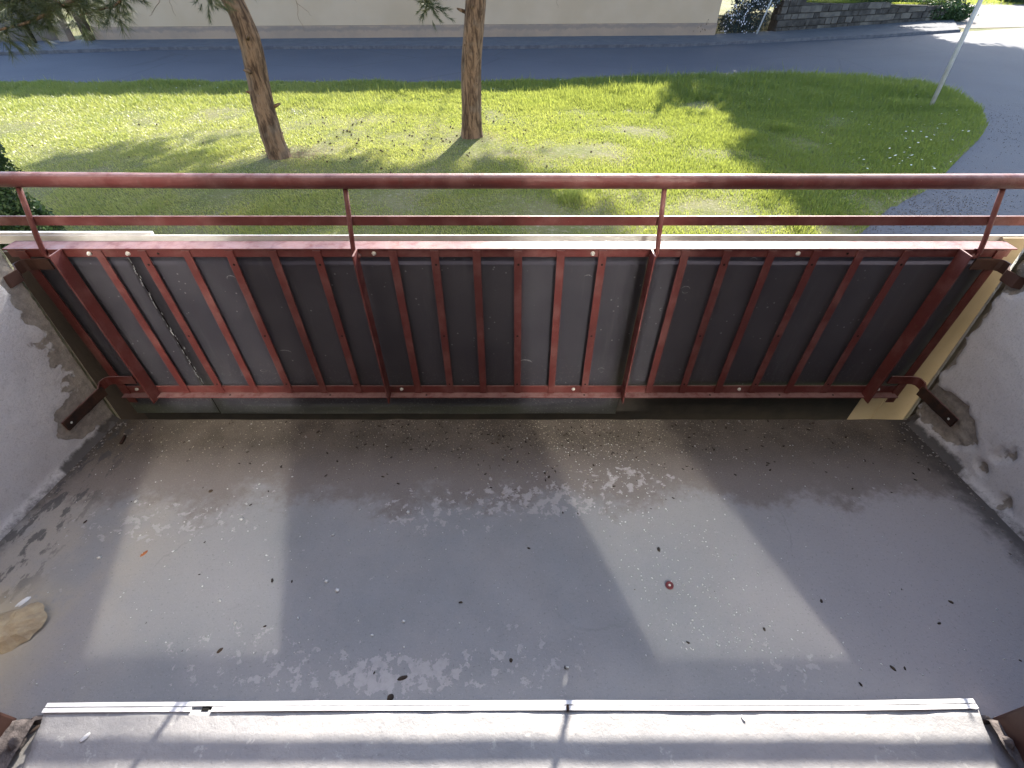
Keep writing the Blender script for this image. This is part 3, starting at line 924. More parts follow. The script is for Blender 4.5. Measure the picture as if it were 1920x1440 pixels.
# front wall with window openings, built in pieces
wins = [(2.2 + i * 4.2, 3.4 + i * 4.2) for i in range(6)]
xprev = 0
lbox(bld, 'wall', 0, L, .02, .32, .56, 2.3, 'far_wall'); lbox(bld, 'wall', 0, L, .02, .32, 3.8, BH, 'far_wall')
for (a_, b_) in wins + [(L, L)]:
    if a_ > xprev: lbox(bld, 'wall', xprev, a_, .02, .32, 2.302, 3.798, 'far_wall')
    if a_ < L:
        fw = lbox(bld, 'window', a_, b_, .12, .17, 2.302, 3.798, 'white_plastic')
        lbox(fw, 'pane', a_ + .06, (a_ + b_) / 2 - .03, .110, .118, 2.36, 3.74, 'window_glass')
        lbox(fw, 'pane', (a_ + b_) / 2 + .03, b_ - .06, .110, .118, 2.36, 3.74, 'window_glass')
        lbox(bld, 'window_sill', a_ - .05, b_ + .05, -.05, .018, 2.24, 2.30, 'kerb_stone')
    xprev = b_
lbox(bld, 'plinth', -.02, L + .02, -.02, .30, -.02, .555, 'far_plinth')
lbox(bld, 'side_wall', L - .3, L, .322, 9, 0, BH, 'far_wall'); lbox(bld, 'side_wall', 0, .3, .322, 9, 0, BH, 'far_wall')
lbox(bld, 'rear_wall', .302, L - .302, 8.7, 9, 0, BH, 'far_wall')
bm = bmesh.new()
v_ = [bm.verts.new(p) for p in ((-.4, -.35, BH), (L + .4, -.35, BH), (L + .4, 9.4, BH), (-.4, 9.4, BH), (-.4, 4.5, BH + 2.0), (L + .4, 4.5, BH + 2.0))]
for f in ((0, 1, 5, 4), (2, 3, 4, 5), (1, 2, 5), (3, 0, 4), (0, 3, 2, 1)): bm.faces.new([v_[i] for i in f])
from_bm('roof', bm, 'roof_tile', bld)

# dark garden wall, pillars and pole left of the house
gw = empty('garden_wall', (*G(40, 84), GZ)); tag(gw, 'dark weathered garden wall left of the cream house, behind pine branches', 'wall')
p0, p1 = Vector((*G(-700, 112), 0)), Vector((*G(112, 80), 0))
d_ = (p1 - p0); an = math.atan2(d_.y, d_.x)
o = lbox(gw, 'wall', 0, d_.length, .3, .55, 0, 1.9, 'dark_wall'); o.location = Vector((p0.x, p0.y, GZ)) - gw.location; o.rotation_euler = (0, 0, an)
o = lbox(gw, 'coping', 0, d_.length, .25, .60, 1.902, 1.98, 'joint_mortar'); o.location = Vector((p0.x, p0.y, GZ)) - gw.location; o.rotation_euler = (0, 0, an)
def pillar(u, v, w, h, mat, label, name, cat):
    p = G(u, v); bm = bmesh.new(); add_box(bm, -w / 2, w / 2, -w / 2, w / 2, 0, h, .01); add_box(bm, -w / 2 - .03, w / 2 + .03, -w / 2 - .03, w / 2 + .03, h + .002, h + .07, .01)
    o = from_bm(name, bm, mat); o.location = (p[0], p[1], GZ); tag(o, label, cat)
pillar(130, 82, .42, 2.0, 'far_plinth', 'pale square gate pillar at the end of the dark garden wall', 'gate_pillar', 'pillar')
pillar(172, 81, .30, 2.0, 'cone_brown', 'slim brown gate pillar against the left corner of the cream house', 'gate_pillar', 'pillar')
p = G(70, 86)
o = tube('pole', [(0, 0, 0), (0, 0, 3.6)], .07, 'black_hole', None, 10); o.location = (p[0], p[1], GZ); tag(o, 'black pole in front of the dark garden wall', 'pole')

# stone retaining wall right of the house
ra, rb = Vector((*G(1452, 64), GZ)), Vector((*G(1795, 39), GZ))
rw = empty('retaining_wall', ra); rd = (rb - ra); rl = rd.length; rw.rotation_euler = (0, 0, math.atan2(rd.y, rd.x))
tag(rw, 'dark rubble stone retaining wall beside the bend of the road', 'wall')
def top_h(x): return 1.25 - .55 * (x / rl)
bm = bmesh.new()
v_ = [bm.verts.new(p) for p in ((0, .06, 0), (rl, .06, 0), (rl, .06, top_h(rl) - .05), (0, .06, top_h(0) - .05), (0, .5, 0), (rl, .5, 0), (rl, .5, top_h(rl) - .05), (0, .5, top_h(0) - .05))]
for f in ((0, 1, 2, 3), (5, 4, 7, 6), (3, 2, 6, 7), (1, 5, 6, 2), (0, 3, 7, 4)): bm.faces.new([v_[i] for i in f])
from_bm('backing', bm, 'joint_mortar', rw)
stone_me = []
for k in range(7):
    bm = bmesh.new(); add_box(bm, -.5, .5, -.5, .5, -.5, .5, .07)
    for v in bm.verts: v.co += Vector((nz(*v.co, 3 + k), nz(v.co.y, v.co.z, v.co.x + k, 3), nz(v.co.z, v.co.x + k, v.co.y, 3))) * .09
    bmesh.ops.recalc_face_normals(bm, faces=bm.faces)
    me = bpy.data.meshes.new('stone'); bm.to_mesh(me); bm.free(); me.materials.append(MAT['stone_pale' if k in (2, 5) else 'stone']); stone_me.append(me)
zc = 0
while zc < 1.3:
    hh = random.uniform(.22, .30); x = random.uniform(-.2, 0)
    while x < rl - .1:
        w = random.uniform(.38, .95)
        if zc + hh * .6 < top_h(x + w / 2):
            o = bpy.data.objects.new('stone', random.choice(stone_me)); COL.objects.link(o); o.parent = rw
            o.location = (x + w / 2, .09, zc + hh / 2); o.scale = (w - .035, .20, hh - .03); o.rotation_euler = (random.uniform(-.05, .05), random.uniform(-.03, .03), random.uniform(-.05, .05))
        x += w
    zc += hh
# raised garden behind it
pts = [(0, .45, top_h(0) - .06), (rl, .45, top_h(rl) - .06), (rl + 1, 9, top_h(rl) + .4), (1, 11, 2.4)]
bm = bmesh.new()
n_ = 30
g2 = []
for j in range(n_ + 1):
    row = []
    for i in range(n_ + 1):
        s_, t_ = i / n_, j / n_
        a_ = Vector(pts[0]).lerp(Vector(pts[1]), s_); b_ = Vector(pts[3]).lerp(Vector(pts[2]), s_); q_ = a_.lerp(b_, t_)
        q_.z += .12 * nz(q_.x, q_.y, 0, .9) * (t_ > .02); row.append(bm.verts.new(q_))
    g2.append(row)
for j in range(n_):
    for i in range(n_): bm.faces.new((g2[j][i], g2[j][i + 1], g2[j + 1][i + 1], g2[j + 1][i]))
o = from_bm('garden_bank', bm, 'soil', None, True); o.location = rw.location; o.rotation_euler = rw.rotation_euler; o['kind'] = 'structure'

# lamp post in the lawn corner
p = G(1742, 207)
lp = empty('lamp_post', (p[0], p[1], GZ)); tag(lp, 'thin galvanised steel post standing in the right tip of the lawn', 'post')
V_, F_ = tube_np([(0, 0, -.1), (0, 0, 2.0), (-.03, .03, 5.2)], [.055, .050, .042], 16)
o = tube('shaft', [(0, 0, -.1), (-.13, 0, 2.0), (-.3, .0, 5.2)], [.052, .050, .045], 'galvanised', lp, 16)
tube('base_collar', [(0, 0, -.02), (0, 0, .09)], .075, 'galvanised', lp, 16)
tube('arm', [(-.3, 0, 5.19), (-.2, .15, 5.35), (-.1, .7, 5.45)], .03, 'galvanised', lp, 10)
bm = bmesh.new(); add_box(bm, -.2, .0, .6, 1.2, 5.40, 5.52, .04); from_bm('lamp_head', bm, 'galvanised', lp)

# ================================================================== PLANTS
def leaf_cloud(centres, normals_rand, size, aspect=.55, jitter=.35):
    """one bent quad per leaf; centres (n,3)"""
    n = len(centres)
    a = RNG.normal(size=(n, 3)); a /= np.linalg.norm(a, axis=1)[:, None]
    b2 = RNG.normal(size=(n, 3)); b2 -= (b2 * a).sum(1)[:, None] * a; b2 /= np.linalg.norm(b2, axis=1)[:, None]
    sz = size * (1 + jitter * RNG.uniform(-1, 1, n))[:, None]
    c = centres
    v = np.stack([c - a * sz, c - b2 * sz * aspect, c + a * sz, c + b2 * sz * aspect], 1).reshape(-1, 3)
    f = np.arange(4 * n).reshape(n, 4)
    return v, f
def needle_tufts(centres, dirs, count, length, width, spread=.9):
    n = len(centres); N = n * count
    c = np.repeat(centres, count, 0); d = np.repeat(dirs, count, 0)
    r_ = RNG.normal(size=(N, 3)); r_ /= np.linalg.norm(r_, axis=1)[:, None]
    d = d + r_ * spread; d /= np.linalg.norm(d, axis=1)[:, None]
    c = c - np.repeat(dirs, count, 0) * RNG.uniform(0, .16, (N, 1))
    ln = length * RNG.uniform(.7, 1.15, (N, 1))
    w = np.cross(d, RNG.normal(size=(N, 3))); w /= np.linalg.norm(w, axis=1)[:, None]; w *= width / 2
    v = np.stack([c - w, c + w, c + d * ln], 1).reshape(-1, 3)
    return v, np.arange(3 * N).reshape(N, 3)
def trunk_mesh(name, pts, rads, parent, seg=28, rings=110, amp=.022, flare=True, seed=0, mat='bark'):
    P = np.array(pts, float); d = np.r_[0, np.cumsum(np.linalg.norm(np.diff(P, axis=0), axis=1))]
    t = np.linspace(0, d[-1], rings)
    C_ = np.column_stack([np.interp(t, d, P[:, i]) for i in range(3)]); rr = np.interp(t, d, rads)
    for _ in range(6): C_[1:-1] = (C_[:-2] + C_[1:-1] * 2 + C_[2:]) / 4
    V = []
    for i in range(rings):
        for k in range(seg):
            an = 2 * math.pi * k / seg; ca, sa = math.cos(an), math.sin(an)
            z = C_[i, 2]
            rdg = abs(noise.noise(Vector((ca * 3.2 + seed, sa * 3.2, z * 1.4)))) * 1.0 + abs(noise.noise(Vector((ca * 6 + seed, sa * 6, z * 3.2)))) * .6
            r_ = rr[i] * (1 + .06 * noise.noise(Vector((ca + seed, sa, z * .8)))) + amp * (rdg - .35)
            if flare: r_ *= 1 + .42 * math.exp(-t[i] / .16) * (1 + .5 * noise.noise(Vector((ca * 1.5, sa * 1.5, seed))))
            V.append((C_[i, 0] + ca * r_, C_[i, 1] + sa * r_, z))
    idx = np.arange(rings * seg).reshape(rings, seg)
    q = np.column_stack([idx[:-1].ravel(), np.roll(idx[:-1], -1, 1).ravel(), np.roll(idx[1:], -1, 1).ravel(), idx[1:].ravel()])
    return from_np(name, V, q, mat, parent, True)
def limb_path(p0, az, length, rise, droop, n=9, wob=.06, seed=0):
    pts = []
    for i in range(n + 1):
        t = i / n
        a = az + .25 * nz(t * 2, seed, 0, 1)
        pts.append(Vector((p0[0] + math.cos(a) * length * t, p0[1] + math.sin(a) * length * t, p0[2] + rise * t - droop * t * t + wob * nz(t * 4, seed, 3, 1))))
    return pts
def pine(name, base, h, lean, r0, label, seed, limb_z0, limbs, crown_r, extra=()):
    root = empty(name, base); tag(root, label, 'pine tree', None)
    pts = [(0, 0, -.12)]; rads = [r0]
    for z, dx, dy in lean: pts.append((dx, dy, z))
    pts.append((lean[-1][1] + .05, lean[-1][2], h)); 
    rads = [r0] + [r0 * (1 - .13 * min(z, 2.5) / 2.5 - .60 * max(0, z - 2.5) / h) for z, _, _ in lean] + [.03]
    trunk_mesh('trunk', pts, rads, root, seed=seed)
    def at(z):
        return np.array([np.interp(z, [p[2] for p in pts], [p[i] for p in pts]) for i in (0, 1)])
    C_, D_ = [], []
    rnd = random.Random(seed)
    for k in range(limbs):
        t = k / (limbs - 1); z = limb_z0 + (h - limb_z0 - .3) * t ** .9
        x, y = at(z); az = k * 2.399 + rnd.uniform(-.3, .3)
        ln = crown_r * (1 - t ** 1.6 * .75) * rnd.uniform(.65, 1.1)
        path = limb_path((x, y, z), az, ln, rnd.uniform(.1, .7) * ln * (.3 + t), rnd.uniform(.1, .35) * ln, seed=seed + k)
        tube('branch', path, [.045 * (1 - t * .5) * (1 - .85 * i / 9) + .004 for i in range(10)], 'bark', root, 7)
        for i in range(3, 10):
            for _ in range(5 if i < 6 else 7):
                side = rnd.uniform(-1, 1) * ln * .28 * (1.15 - i / 12)
                q = path[min(i, 9)] + Vector((-math.sin(az), math.cos(az), 0)) * side + Vector((rnd.uniform(-.12, .12), rnd.uniform(-.12, .12), rnd.uniform(-.12, .14)))
                dd = Vector((math.cos(az) + .8 * rnd.uniform(-1, 1), math.sin(az) + .8 * rnd.uniform(-1, 1), rnd.uniform(-.2, .7))).normalized()
                C_.append(q); D_.append(dd)
    v, f = needle_tufts(np.array(C_), np.array(D_), 34, .15, .0065, .8)
    from_np('crown', v, f, 'needles', root)
    for e in extra: e(root)
    return root
# boughs that hang into the top of the picture
def bough(pixels, Y, rad, dense=True, tl=.17, twigs=()):
    """limb through the places seen at these pixels, at distance Y"""
    def f(root):
        path = [on_y(u, v, Y + dy) - root.location for u, v, dy in pixels]
        path = [Vector(p) for p in path]
        fine = []
        for i in range(len(path) - 1):
            for s_ in range(5): fine.append(path[i].lerp(path[i + 1], s_ / 5) + Vector((0, 0, .02 * nz(i + s_ * .3, Y, 0, 1))))
        fine.append(path[-1])
        tube('branch', fine, [rad * (1 - .8 * i / len(fine)) + .003 for i in range(len(fine))], 'bark', root, 7)
        if dense:
            C_, D_ = [], []
            for i, q in enumerate(fine):
                if i < len(fine) * .15: continue
                for _ in range(8):
                    off = Vector((random.gauss(0, .16), random.gauss(0, .2), random.gauss(-.02, .12)))
                    C_.append(q + off); dr = off.normalized() + Vector((.2, -.1, -.15)); D_.append(dr.normalized())
            v, f_ = needle_tufts(np.array(C_), np.array(D_), 40, tl, .006, .55)
            from_np('needle_spray', v, f_, 'needles', root)
    return f
def twig(pix, Y, rad=.006):
    def f(root):
        path = [on_y(u, v, Y) - root.location for u, v in pix]
        fine = []
        for i in range(len(path) - 1):
            for s_ in range(4): fine.append(path[i].lerp(path[i + 1], s_ / 4) + Vector((.03 * nz(i * 2 + s_ * .6, Y, 0, 1), 0, 0)))
        fine.append(path[-1])
        tube('twig', fine, [rad * (1 - .7 * i / len(fine)) for i in range(len(fine))], 'bark', root, 5)
    return f
lb = on_z(527, 300); 
left_pine = pine('pine_tree', (lb.x, lb.y, GZ), 8.6, [(.5, -.03, 0), (1.0, -.05, .05), (1.5, .0, .1), (1.9, .06, .1), (2.3, .03, .12), (3.0, -.16, .15), (5.0, -.1, .2)], .205,
    'leaning dark barked pine at the left, bent trunk with bare soil at its foot', 3, 3.3, 26, 2.3,
    extra=[bough([(250, -140, .2), (200, -60, 0), (140, 0, -.4), (60, 40, -.8), (-20, 62, -1.1)], 8.6, .035),
           bough([(300, -120, 0), (255, -30, 0), (215, 12, 0), (150, 28, 0)], 9.0, .025),
           bough([(180, -100, 0), (110, -40, 0), (40, 0, -.2), (-60, 20, -.3)], 8.2, .03),
           bough([(-10, -60, 0), (60, -20, 0), (120, 10, -.2)], 8.2, .02),
           bough([(425, -70, 0), (405, -25, 0), (392, 2, 0)], 9.6, .008, True, .12),
           twig([(270, -30), (300, 0), (288, 22), (280, 30)], 9.2), twig([(320, -30), (318, 5), (330, 30)], 9.2, .004), twig([(545, -40), (556, 5), (562, 35), (570, 58)], 9.5, .005), twig([(556, 5), (575, 20), (585, 30)], 9.5, .003)])
rb_ = on_z(884, 262)
right_pine = pine('pine_tree', (rb_.x, rb_.y, GZ), 12.0, [(.5, .03, 0), (1.0, .05, 0), (1.5, .08, .0), (2.0, .16, 0), (2.6, .24, 0), (4.0, .28, .1), (6.0, .3, .1), (9.0, .5, 0)], .225,
    'straight reddish brown pine trunk in the middle of the sunlit lawn', 9, 4.2, 34, 3.3,
    extra=[bough([(780, -70, 0), (795, -30, 0), (803, 0, 0), (812, 18, 0)], 10.4, .006, True, .10),
           twig([(800, -30), (818, 2), (835, -6)], 10.4, .004), twig([(1040, -40), (1044, 0), (1046, 15)], 10.5, .003), twig([(668, -30), (662, -5), (668, 4)], 10.2, .003)])
for tr_, spots_ in ((left_pine, ((.95, .3, .07), (1.55, -1.9, .09), (2.05, -1.0, .08), (1.2, -2.6, .05))), (right_pine, ((1.1, -1.2, .05), (1.75, -2.2, .07), (2.35, -1.4, .10), (2.3, -2.7, .09), (2.38, -.3, .09)))):
    for (z, an_, ln2) in spots_:
        cx0 = {0: .0, 1: .1}[0 if tr_ is left_pine else 1] + (.03 if z > 1.5 else 0)
        c0 = Vector((cx0 + math.cos(an_) * .14, math.sin(an_) * .14 + .05, z)); d0 = Vector((math.cos(an_), math.sin(an_), .35))
        tube('branch_stub', [c0, c0 + d0 * (.06 + ln2 * .5), c0 + d0 * (.07 + ln2)], [.035, .026, .012], 'bark', tr_, 8)
left_pine['group'] = right_pine['group'] = 'pines on the lawn'

def high_bough(root, a, b, rad, n, spread):
    a, b = Vector(a), Vector(b); path = [a.lerp(b, i / 14) + Vector((0, .1 * nz(i * .4, 2, 0, 1), .12 * nz(i * .5, 7, 0, 1))) for i in range(15)]
    tube('branch', path, [rad * (1 - .8 * i / 14) for i in range(15)], 'bark', root, 7)
    C_, D_ = [], []
    for i, q in enumerate(path):
        if i < 4: continue
        for _ in range(n):
            off = Vector((random.gauss(0, spread), random.gauss(0, spread), random.gauss(0, spread * .55))); C_.append(q + off); D_.append((off + Vector((.05, 0, .05))).normalized())
    v, f_ = needle_tufts(np.array(C_), np.array(D_), 36, .16, .007, .7); from_np('needle_spray', v, f_, 'needles', root)
high_bough(right_pine, (.25, 0, 7.9), (3.1, -.1, 8.75), .05, 15, .28)  # unseen boughs added to shade the left of the sill
high_bough(right_pine, (.25, 0, 8.5), (2.6, .3, 9.15), .05, 6, .24)
# broadleaf trees behind the house and the retaining wall: crowns shaped and placed to shade the road and the lawn
def broadleaf(base, h, blobs, label, seed, leaf=.16, n_leaf=9000, mat='broad_leaf'):
    root = empty('broadleaf_tree', base); tag(root, label, 'tree', 'trees beyond the road')
    trunk_mesh('trunk', [(0, 0, -.1), (.1, 0, h * .3), (0, .1, h * .55), (.1, 0, h * .75)], [.3, .26, .18, .04], root, 14, 30, .02, True, seed)
    rnd = random.Random(seed)
    vv, ff, off = [], [], 0
    for (dx, dy, dz, rx, ry, rz) in blobs:
        path = [Vector((0, 0, h * .45)), Vector((dx * .4, dy * .4, dz * .75)), Vector((dx, dy, dz))]
        tube('branch', path, [.05, .03, .015], 'bark', root, 7)
        n = int(n_leaf * rx * ry * rz / 12)
        ncl = max(8, int(10 * rx * rz)); d = RNG.normal(size=(ncl, 3)); d /= np.linalg.norm(d, axis=1)[:, None]
        cc = d * (RNG.uniform(.35, 1.0, (ncl, 1)) ** .5) * np.array([rx, ry, rz]) + np.array([dx, dy, dz])
        c = cc[RNG.integers(0, ncl, n)] + RNG.normal(size=(n, 3)) * .33
        v, f = leaf_cloud(c, None, leaf); vv.append(v); ff.append(f + off); off += len(v)
    from_np('crown', np.concatenate(vv), np.concatenate(ff), mat, root)
    return root
def upsun(u, v, height):
    """place at this height whose shadow falls on the street-level place seen at (u, v)"""
    p = on_z(u, v); return p + S * (height / S.z)
def shade_tree(targets, base_xy, h, label, seed, dens=9000, leaf=.16):
    bx, by = base_xy; blobs = []
    for (u, v, hh, rx, ry, rz) in targets:
        q = upsun(u, v, hh); blobs.append((q.x - bx, q.y - by, hh, rx, ry, rz))
    return broadleaf((bx, by, GZ), h, blobs, label, seed, leaf, dens)
qa = upsun(1600, 230, 10.5)
shade_tree([(1600, 225, 10.5, 2.9, 2.2, 2.2), (1480, 190, 9.5, 1.8, 1.8, 1.4), (1740, 260, 10.0, 2.6, 2.0, 2.4), (1690, 180, 8.5, 3.0, 2.2, 2.2), (1830, 200, 7.5, 2.6, 2.2, 2.0),
            (1560, 300, 11.2, 1.3, 1.3, 1.2), (1660, 330, 12.0, 2.0, 1.5, 1.5), (1560, 110, 6.5, 2.2, 1.6, 2), (1720, 115, 6.0, 2.2, 1.6, 2), (1290, 175, 8.4, .55, .5, 1.0), (1420, 120, 7.2, 2.4, 2.0, 2.0), (1520, 85, 5.6, 2.6, 2.0, 2.0), (1640, 72, 5.0, 2.8, 2.0, 1.8), (1900, 130, 6.8, 2.6, 2.0, 1.8), (1400, 75, 6, 2.0, 1.6, 1.8), (1380, 170, 9.0, 1.0, 1.0, 1.0), (1850, 290, 9.5, 2.2, 1.8, 1.8)], (10.2, 33.0), 12.0,
           'large leafy tree rising behind the stone retaining wall', 21, 17000, .19)
qc = upsun(1900, 350, 12.5)
shade_tree([(1880, 110, 8.0, 3.0, 2.4, 1.6), (1990, 170, 9.0, 3.0, 2.4, 2.0), (1880, 330, 12.5, 2.4, 2.4, 2.0), (1820, 420, 13.2, 2.4, 2.0, 1.8), (1980, 250, 11.0, 2.4, 2.2, 2.0), (2060, 400, 12.0, 3, 2.2, 2)], (40.0, 40.0), 13.0,
           'tall leafy tree further right behind the bend of the road', 22, 15000, .19)
qb = upsun(420, 400, 13.5)
shade_tree([(180, 395, 13.4, 2.0, 1.5, 1.0), (450, 410, 13.6, 2.2, 1.4, .9), (760, 395, 13.5, 2.0, 1.4, .85), (930, 425, 13.8, 1.8, 1.0, .8), (250, 330, 12.6, 1.0, .7, .5), (60, 360, 12.4, 1.2, .9, .9)], (qb.x, qb.y + 10), 13.2,
           'tall leafy tree standing behind the cream house', 23, 10000, .17)

# dark shrub at the left under the railing
def shrub(name, base, blobs, leafsize, n, label, mat='shrub_leaf', stems=7, cat='shrub', aspect=.5):
    root = empty(name, base); tag(root, label, cat)
    for k in range(stems):
        b_ = blobs[k % len(blobs)]; e = Vector(b_[:3]) + Vector((random.gauss(0, .1), random.gauss(0, .1), b_[5] * .6))
        tube('stem', [Vector((random.gauss(0, .06), random.gauss(0, .06), -.02)), e * .5 + Vector((random.gauss(0, .05), random.gauss(0, .05), 0)), e], [.018, .012, .004], 'bark', root, 6)
    cs = []
    for (dx, dy, dz, rx, ry, rz) in blobs:
        nn = int(n / len(blobs)); d = RNG.normal(size=(nn, 3)); d /= np.linalg.norm(d, axis=1)[:, None]
        lump = 1 + .28 * np.array([noise.noise(Vector(q) * 2.6 + Vector((dx, dy, dz))) for q in d])
        r_ = RNG.uniform(.2, 1, (nn, 1)) ** .4 * lump[:, None]
        cs.append(d * r_ * np.array([rx, ry, rz]) + np.array([dx, dy, dz]))
    c = np.concatenate(cs); c = c[c[:, 2] > .02]
    v, f = leaf_cloud(c, None, leafsize, aspect)
    from_np('foliage', v, f, mat, root)
    return root
shrub('garden_shrub', (-6.62, 5.95, GZ), [(0, 0, .6, .55, .5, .6), (.05, .1, 1.3, .42, .4, .45), (-.4, 0, 1.1, .5, .5, .6), (.3, .0, .5, .4, .35, .5)], .030, 17000, 'dark green small leaved shrub at the left edge of the lawn')
p = G(1392, 66)
shrub('flowering_climber', (p[0] - .1, p[1] - .05, GZ), [(-.4, .0, .5, .8, .28, .5), (-.1, .1, 1.4, .7, .3, .7), (.3, .0, .7, .8, .28, .7), (.8, .1, 1.5, .7, .3, .6), (.2, .15, 2.3, .8, .3, .6)], .05, 9000, 'blue green climber with white blossom at the corner of the cream house', 'ivy_leaf')
root = bpy.data.objects['flowering_climber']
cs = np.column_stack([RNG.uniform(-1.2, 1.5, 900), RNG.uniform(-.34, -.16, 900), RNG.uniform(.05, 2.5, 900)])
keep = np.array([noise.noise(Vector((a[0] * 1.1, 0, a[2] * 1.1))) > -.12 for a in cs]) & (np.abs(cs[:, 0] - .2) < 1.3 - .3 * cs[:, 2] + .2)
v, f = leaf_cloud(cs[keep], None, .032, .8); from_np('blossom', v, f, 'blossom', root)
p = G(1405, 66)
o = tube('leaning_pipe', [(0, 0, 0), (.55, .1, 2.6)], .035, 'galvanised', None, 10); o.location = (p[0] + .1, p[1] - .55, GZ + .1); tag(o, 'thin grey pipe leaning through the blossoming climber', 'pipe')
for k, (u, v) in enumerate(((1297, 72), (1309, 72), (1318, 72))):
    p = G(u, v - 1); rt = empty('wall_weed', (p[0], p[1], GZ + .1))
    tag(rt, ['small upright weed at the foot of the cream wall, leftmost of three', 'small upright weed at the foot of the cream wall, middle of three', 'small upright weed beside the climber, rightmost and tallest of three'][k], 'weed', 'weeds along the house plinth')
    hgt = (.32, .36, .55)[k]
    tube('stem', [(0, 0, 0), (.02, -.01, hgt)], [.008, .003], 'cone_brown', rt, 5)
    c = np.column_stack([RNG.normal(0, .06, 26), RNG.normal(0, .05, 26), RNG.uniform(.12, hgt + .05, 26)]); v_, f_ = leaf_cloud(c, None, .045, .4); from_np('foliage', v_, f_, 'cone_brown', rt)
# overgrowth on the retaining wall's right end and along its top
p0_ = rw.matrix_world if False else None
def on_rw(x, y, z):
    a = rw.rotation_euler.z; return Vector((rw.location.x + math.cos(a) * x - math.sin(a) * y, rw.location.y + math.sin(a) * x + math.cos(a) * y, GZ + z))
cx_ = rl * .86
shrub('ivy_mound', tuple(on_rw(cx_, .1, 0)), [(0, 0, .45, 1.6, .5, .45), (1.2, .5, .4, 1.2, .6, .42), (-1.4, .4, .8, 1.0, .4, .3), (.6, 1.2, .9, 1.6, .8, .4)], .075, 6000, 'dark overgrown hedge hanging over the right end of the stone wall', 'shrub_leaf', 5)
shrub('ivy_mound', tuple(on_rw(rl * .45, .75, 1.0)), [(-3.6, 0, .1, 2.0, .4, .2), (0, 0, .05, 2.2, .4, .22), (3.0, 0, -.1, 1.8, .4, .2)], .07, 5000, 'low ground ivy along the top of the stone wall', 'broad_leaf', 3)
q_ = on_z(1925, 6)
shrub('round_bush', (q_.x, q_.y, GZ), [(0, 0, .6, 2.0, 1.2, .8)], .10, 5000, 'dark bush behind the bright side road at the top right', 'shrub_leaf', 3)

# --- grass blades
def grass_field(nb):
    # density falls with distance, so that far blades are fewer and larger
    x = RNG.uniform(-19, 15, nb * 3); y = RNG.uniform(2.2, 20.3, nb * 3)
    k = in_lawn(x, y) & (np.abs(x + .5) < (y * 1.12 + 3.0))
    x, y = x[k], y[k]
    de = dist_to_edge(x, y, lawn_poly)
    # clumpiness
    cn = np.array([noise.noise(Vector((a * .9, b2 * .9, 0))) + .5 * noise.noise(Vector((a * 3.1, b2 * 3.1, 4))) for a, b2 in zip(x, y)])
    bare = np.zeros(len(x))
    for (u, v, rx, ry, w) in ((575, 292, .9, .55, 1.0), (1300, 205, .75, .5, 1.1), (1130, 290, 1.0, .7, .75), (1180, 250, 1.1, .4, .6), (1330, 395, .7, .5, 1.1), (1400, 435, 1.2, .4, .95), (880, 270, .6, .5, .8), (700, 300, 2.0, .8, .45), (1130, 428, .8, .25, .6), (1560, 440, .6, .3, .9), (820, 440, .5, .2, .7), (1700, 390, .9, .4, .5)):
        p = on_z(u, v); bare = np.maximum(bare, .75 * w * np.exp(-(((x - p.x) / rx) ** 2 + ((y - p.y) / ry) ** 2)))
    keep = RNG.uniform(0, 1, len(x)) < np.clip(1.15 + cn * 1.0 - bare * 1.1, .12, 1) * np.clip(.35 + de * 2.2, 0, 1)
    keep &= RNG.uniform(0, 1, len(x)) < np.clip(1.35 - y / 24, .4, 1)
    x, y, cn, bare, de = x[keep], y[keep], cn[keep], bare[keep], de[keep]
    return x[:nb], y[:nb], cn[:nb], bare[:nb], de[:nb]
x, y, cn, bare, de = grass_field(800000)
n = len(x)
lush_shade = np.clip((x - .5) / 3.5, 0, 1) * np.clip(1.2 - bare, 0, 1)  # taller grass to the right; also carries that side's painted shade
ht = (.040 + .026 * np.clip(cn, -.5, 1) + .034 * lush_shade) * RNG.uniform(.55, 1.4, n) * (1 - .45 * np.clip(bare, 0, 1)) * (1 + .3 * (y > 14))
far = np.clip((y - 13.2) / 3, 0, 1); ht *= 1 + .9 * far
tall = RNG.uniform(0, 1, n) < .012; ht[tall] *= 1.9
for (u, v, r_) in ((1310, 190, .42), (1345, 195, .2), (1465, 250, .3), (1500, 432, .3), (1080, 385, .4), (1400, 262, .5)):
    p = on_z(u, v); dd = np.hypot(x - p.x, (y - p.y)); ht += np.where(dd < r_, .17 * (1 - dd / r_) * RNG.uniform(.5, 1.2, n), 0) * (.6 if r_ == .5 else 1)
az = RNG.uniform(0, 2 * np.pi, n); ln_ = RNG.uniform(.15, .75, n) * ht
bx = np.cos(az); by = np.sin(az)
wdt = (.006 + .0010 * y) * RNG.uniform(.7, 1.3, n)
pa = az + RNG.uniform(1.2, 1.9, n); wx, wy = np.cos(pa) * wdt / 2, np.sin(pa) * wdt / 2
gz_ = GZ + .012 + .05 * np.clip(de / .5, 0, 1) - .012
b0 = np.column_stack([x, y, gz_])
tip = np.column_stack([x + bx * ln_ - .012, y + by * ln_, gz_ + ht])
v = np.stack([b0 + np.column_stack([-wx, -wy, 0 * wx]), b0 + np.column_stack([wx, wy, 0 * wx]), tip], 1).reshape(-1, 3)
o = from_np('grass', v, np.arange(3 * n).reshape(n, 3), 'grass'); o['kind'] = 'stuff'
dry = np.clip(.30 + .5 * np.clip(bare, 0, 1) + .20 * np.clip((-x - .2) / 5, 0, 1) - .45 * lush_shade - .25 * np.clip(cn, 0, 1) + RNG.normal(0, .16, n) - .25 * far, 0, 1)
at = o.data.attributes.new('tint', 'FLOAT', 'POINT'); at.data.foreach_set('value', np.repeat(dry, 3).astype(np.float32))
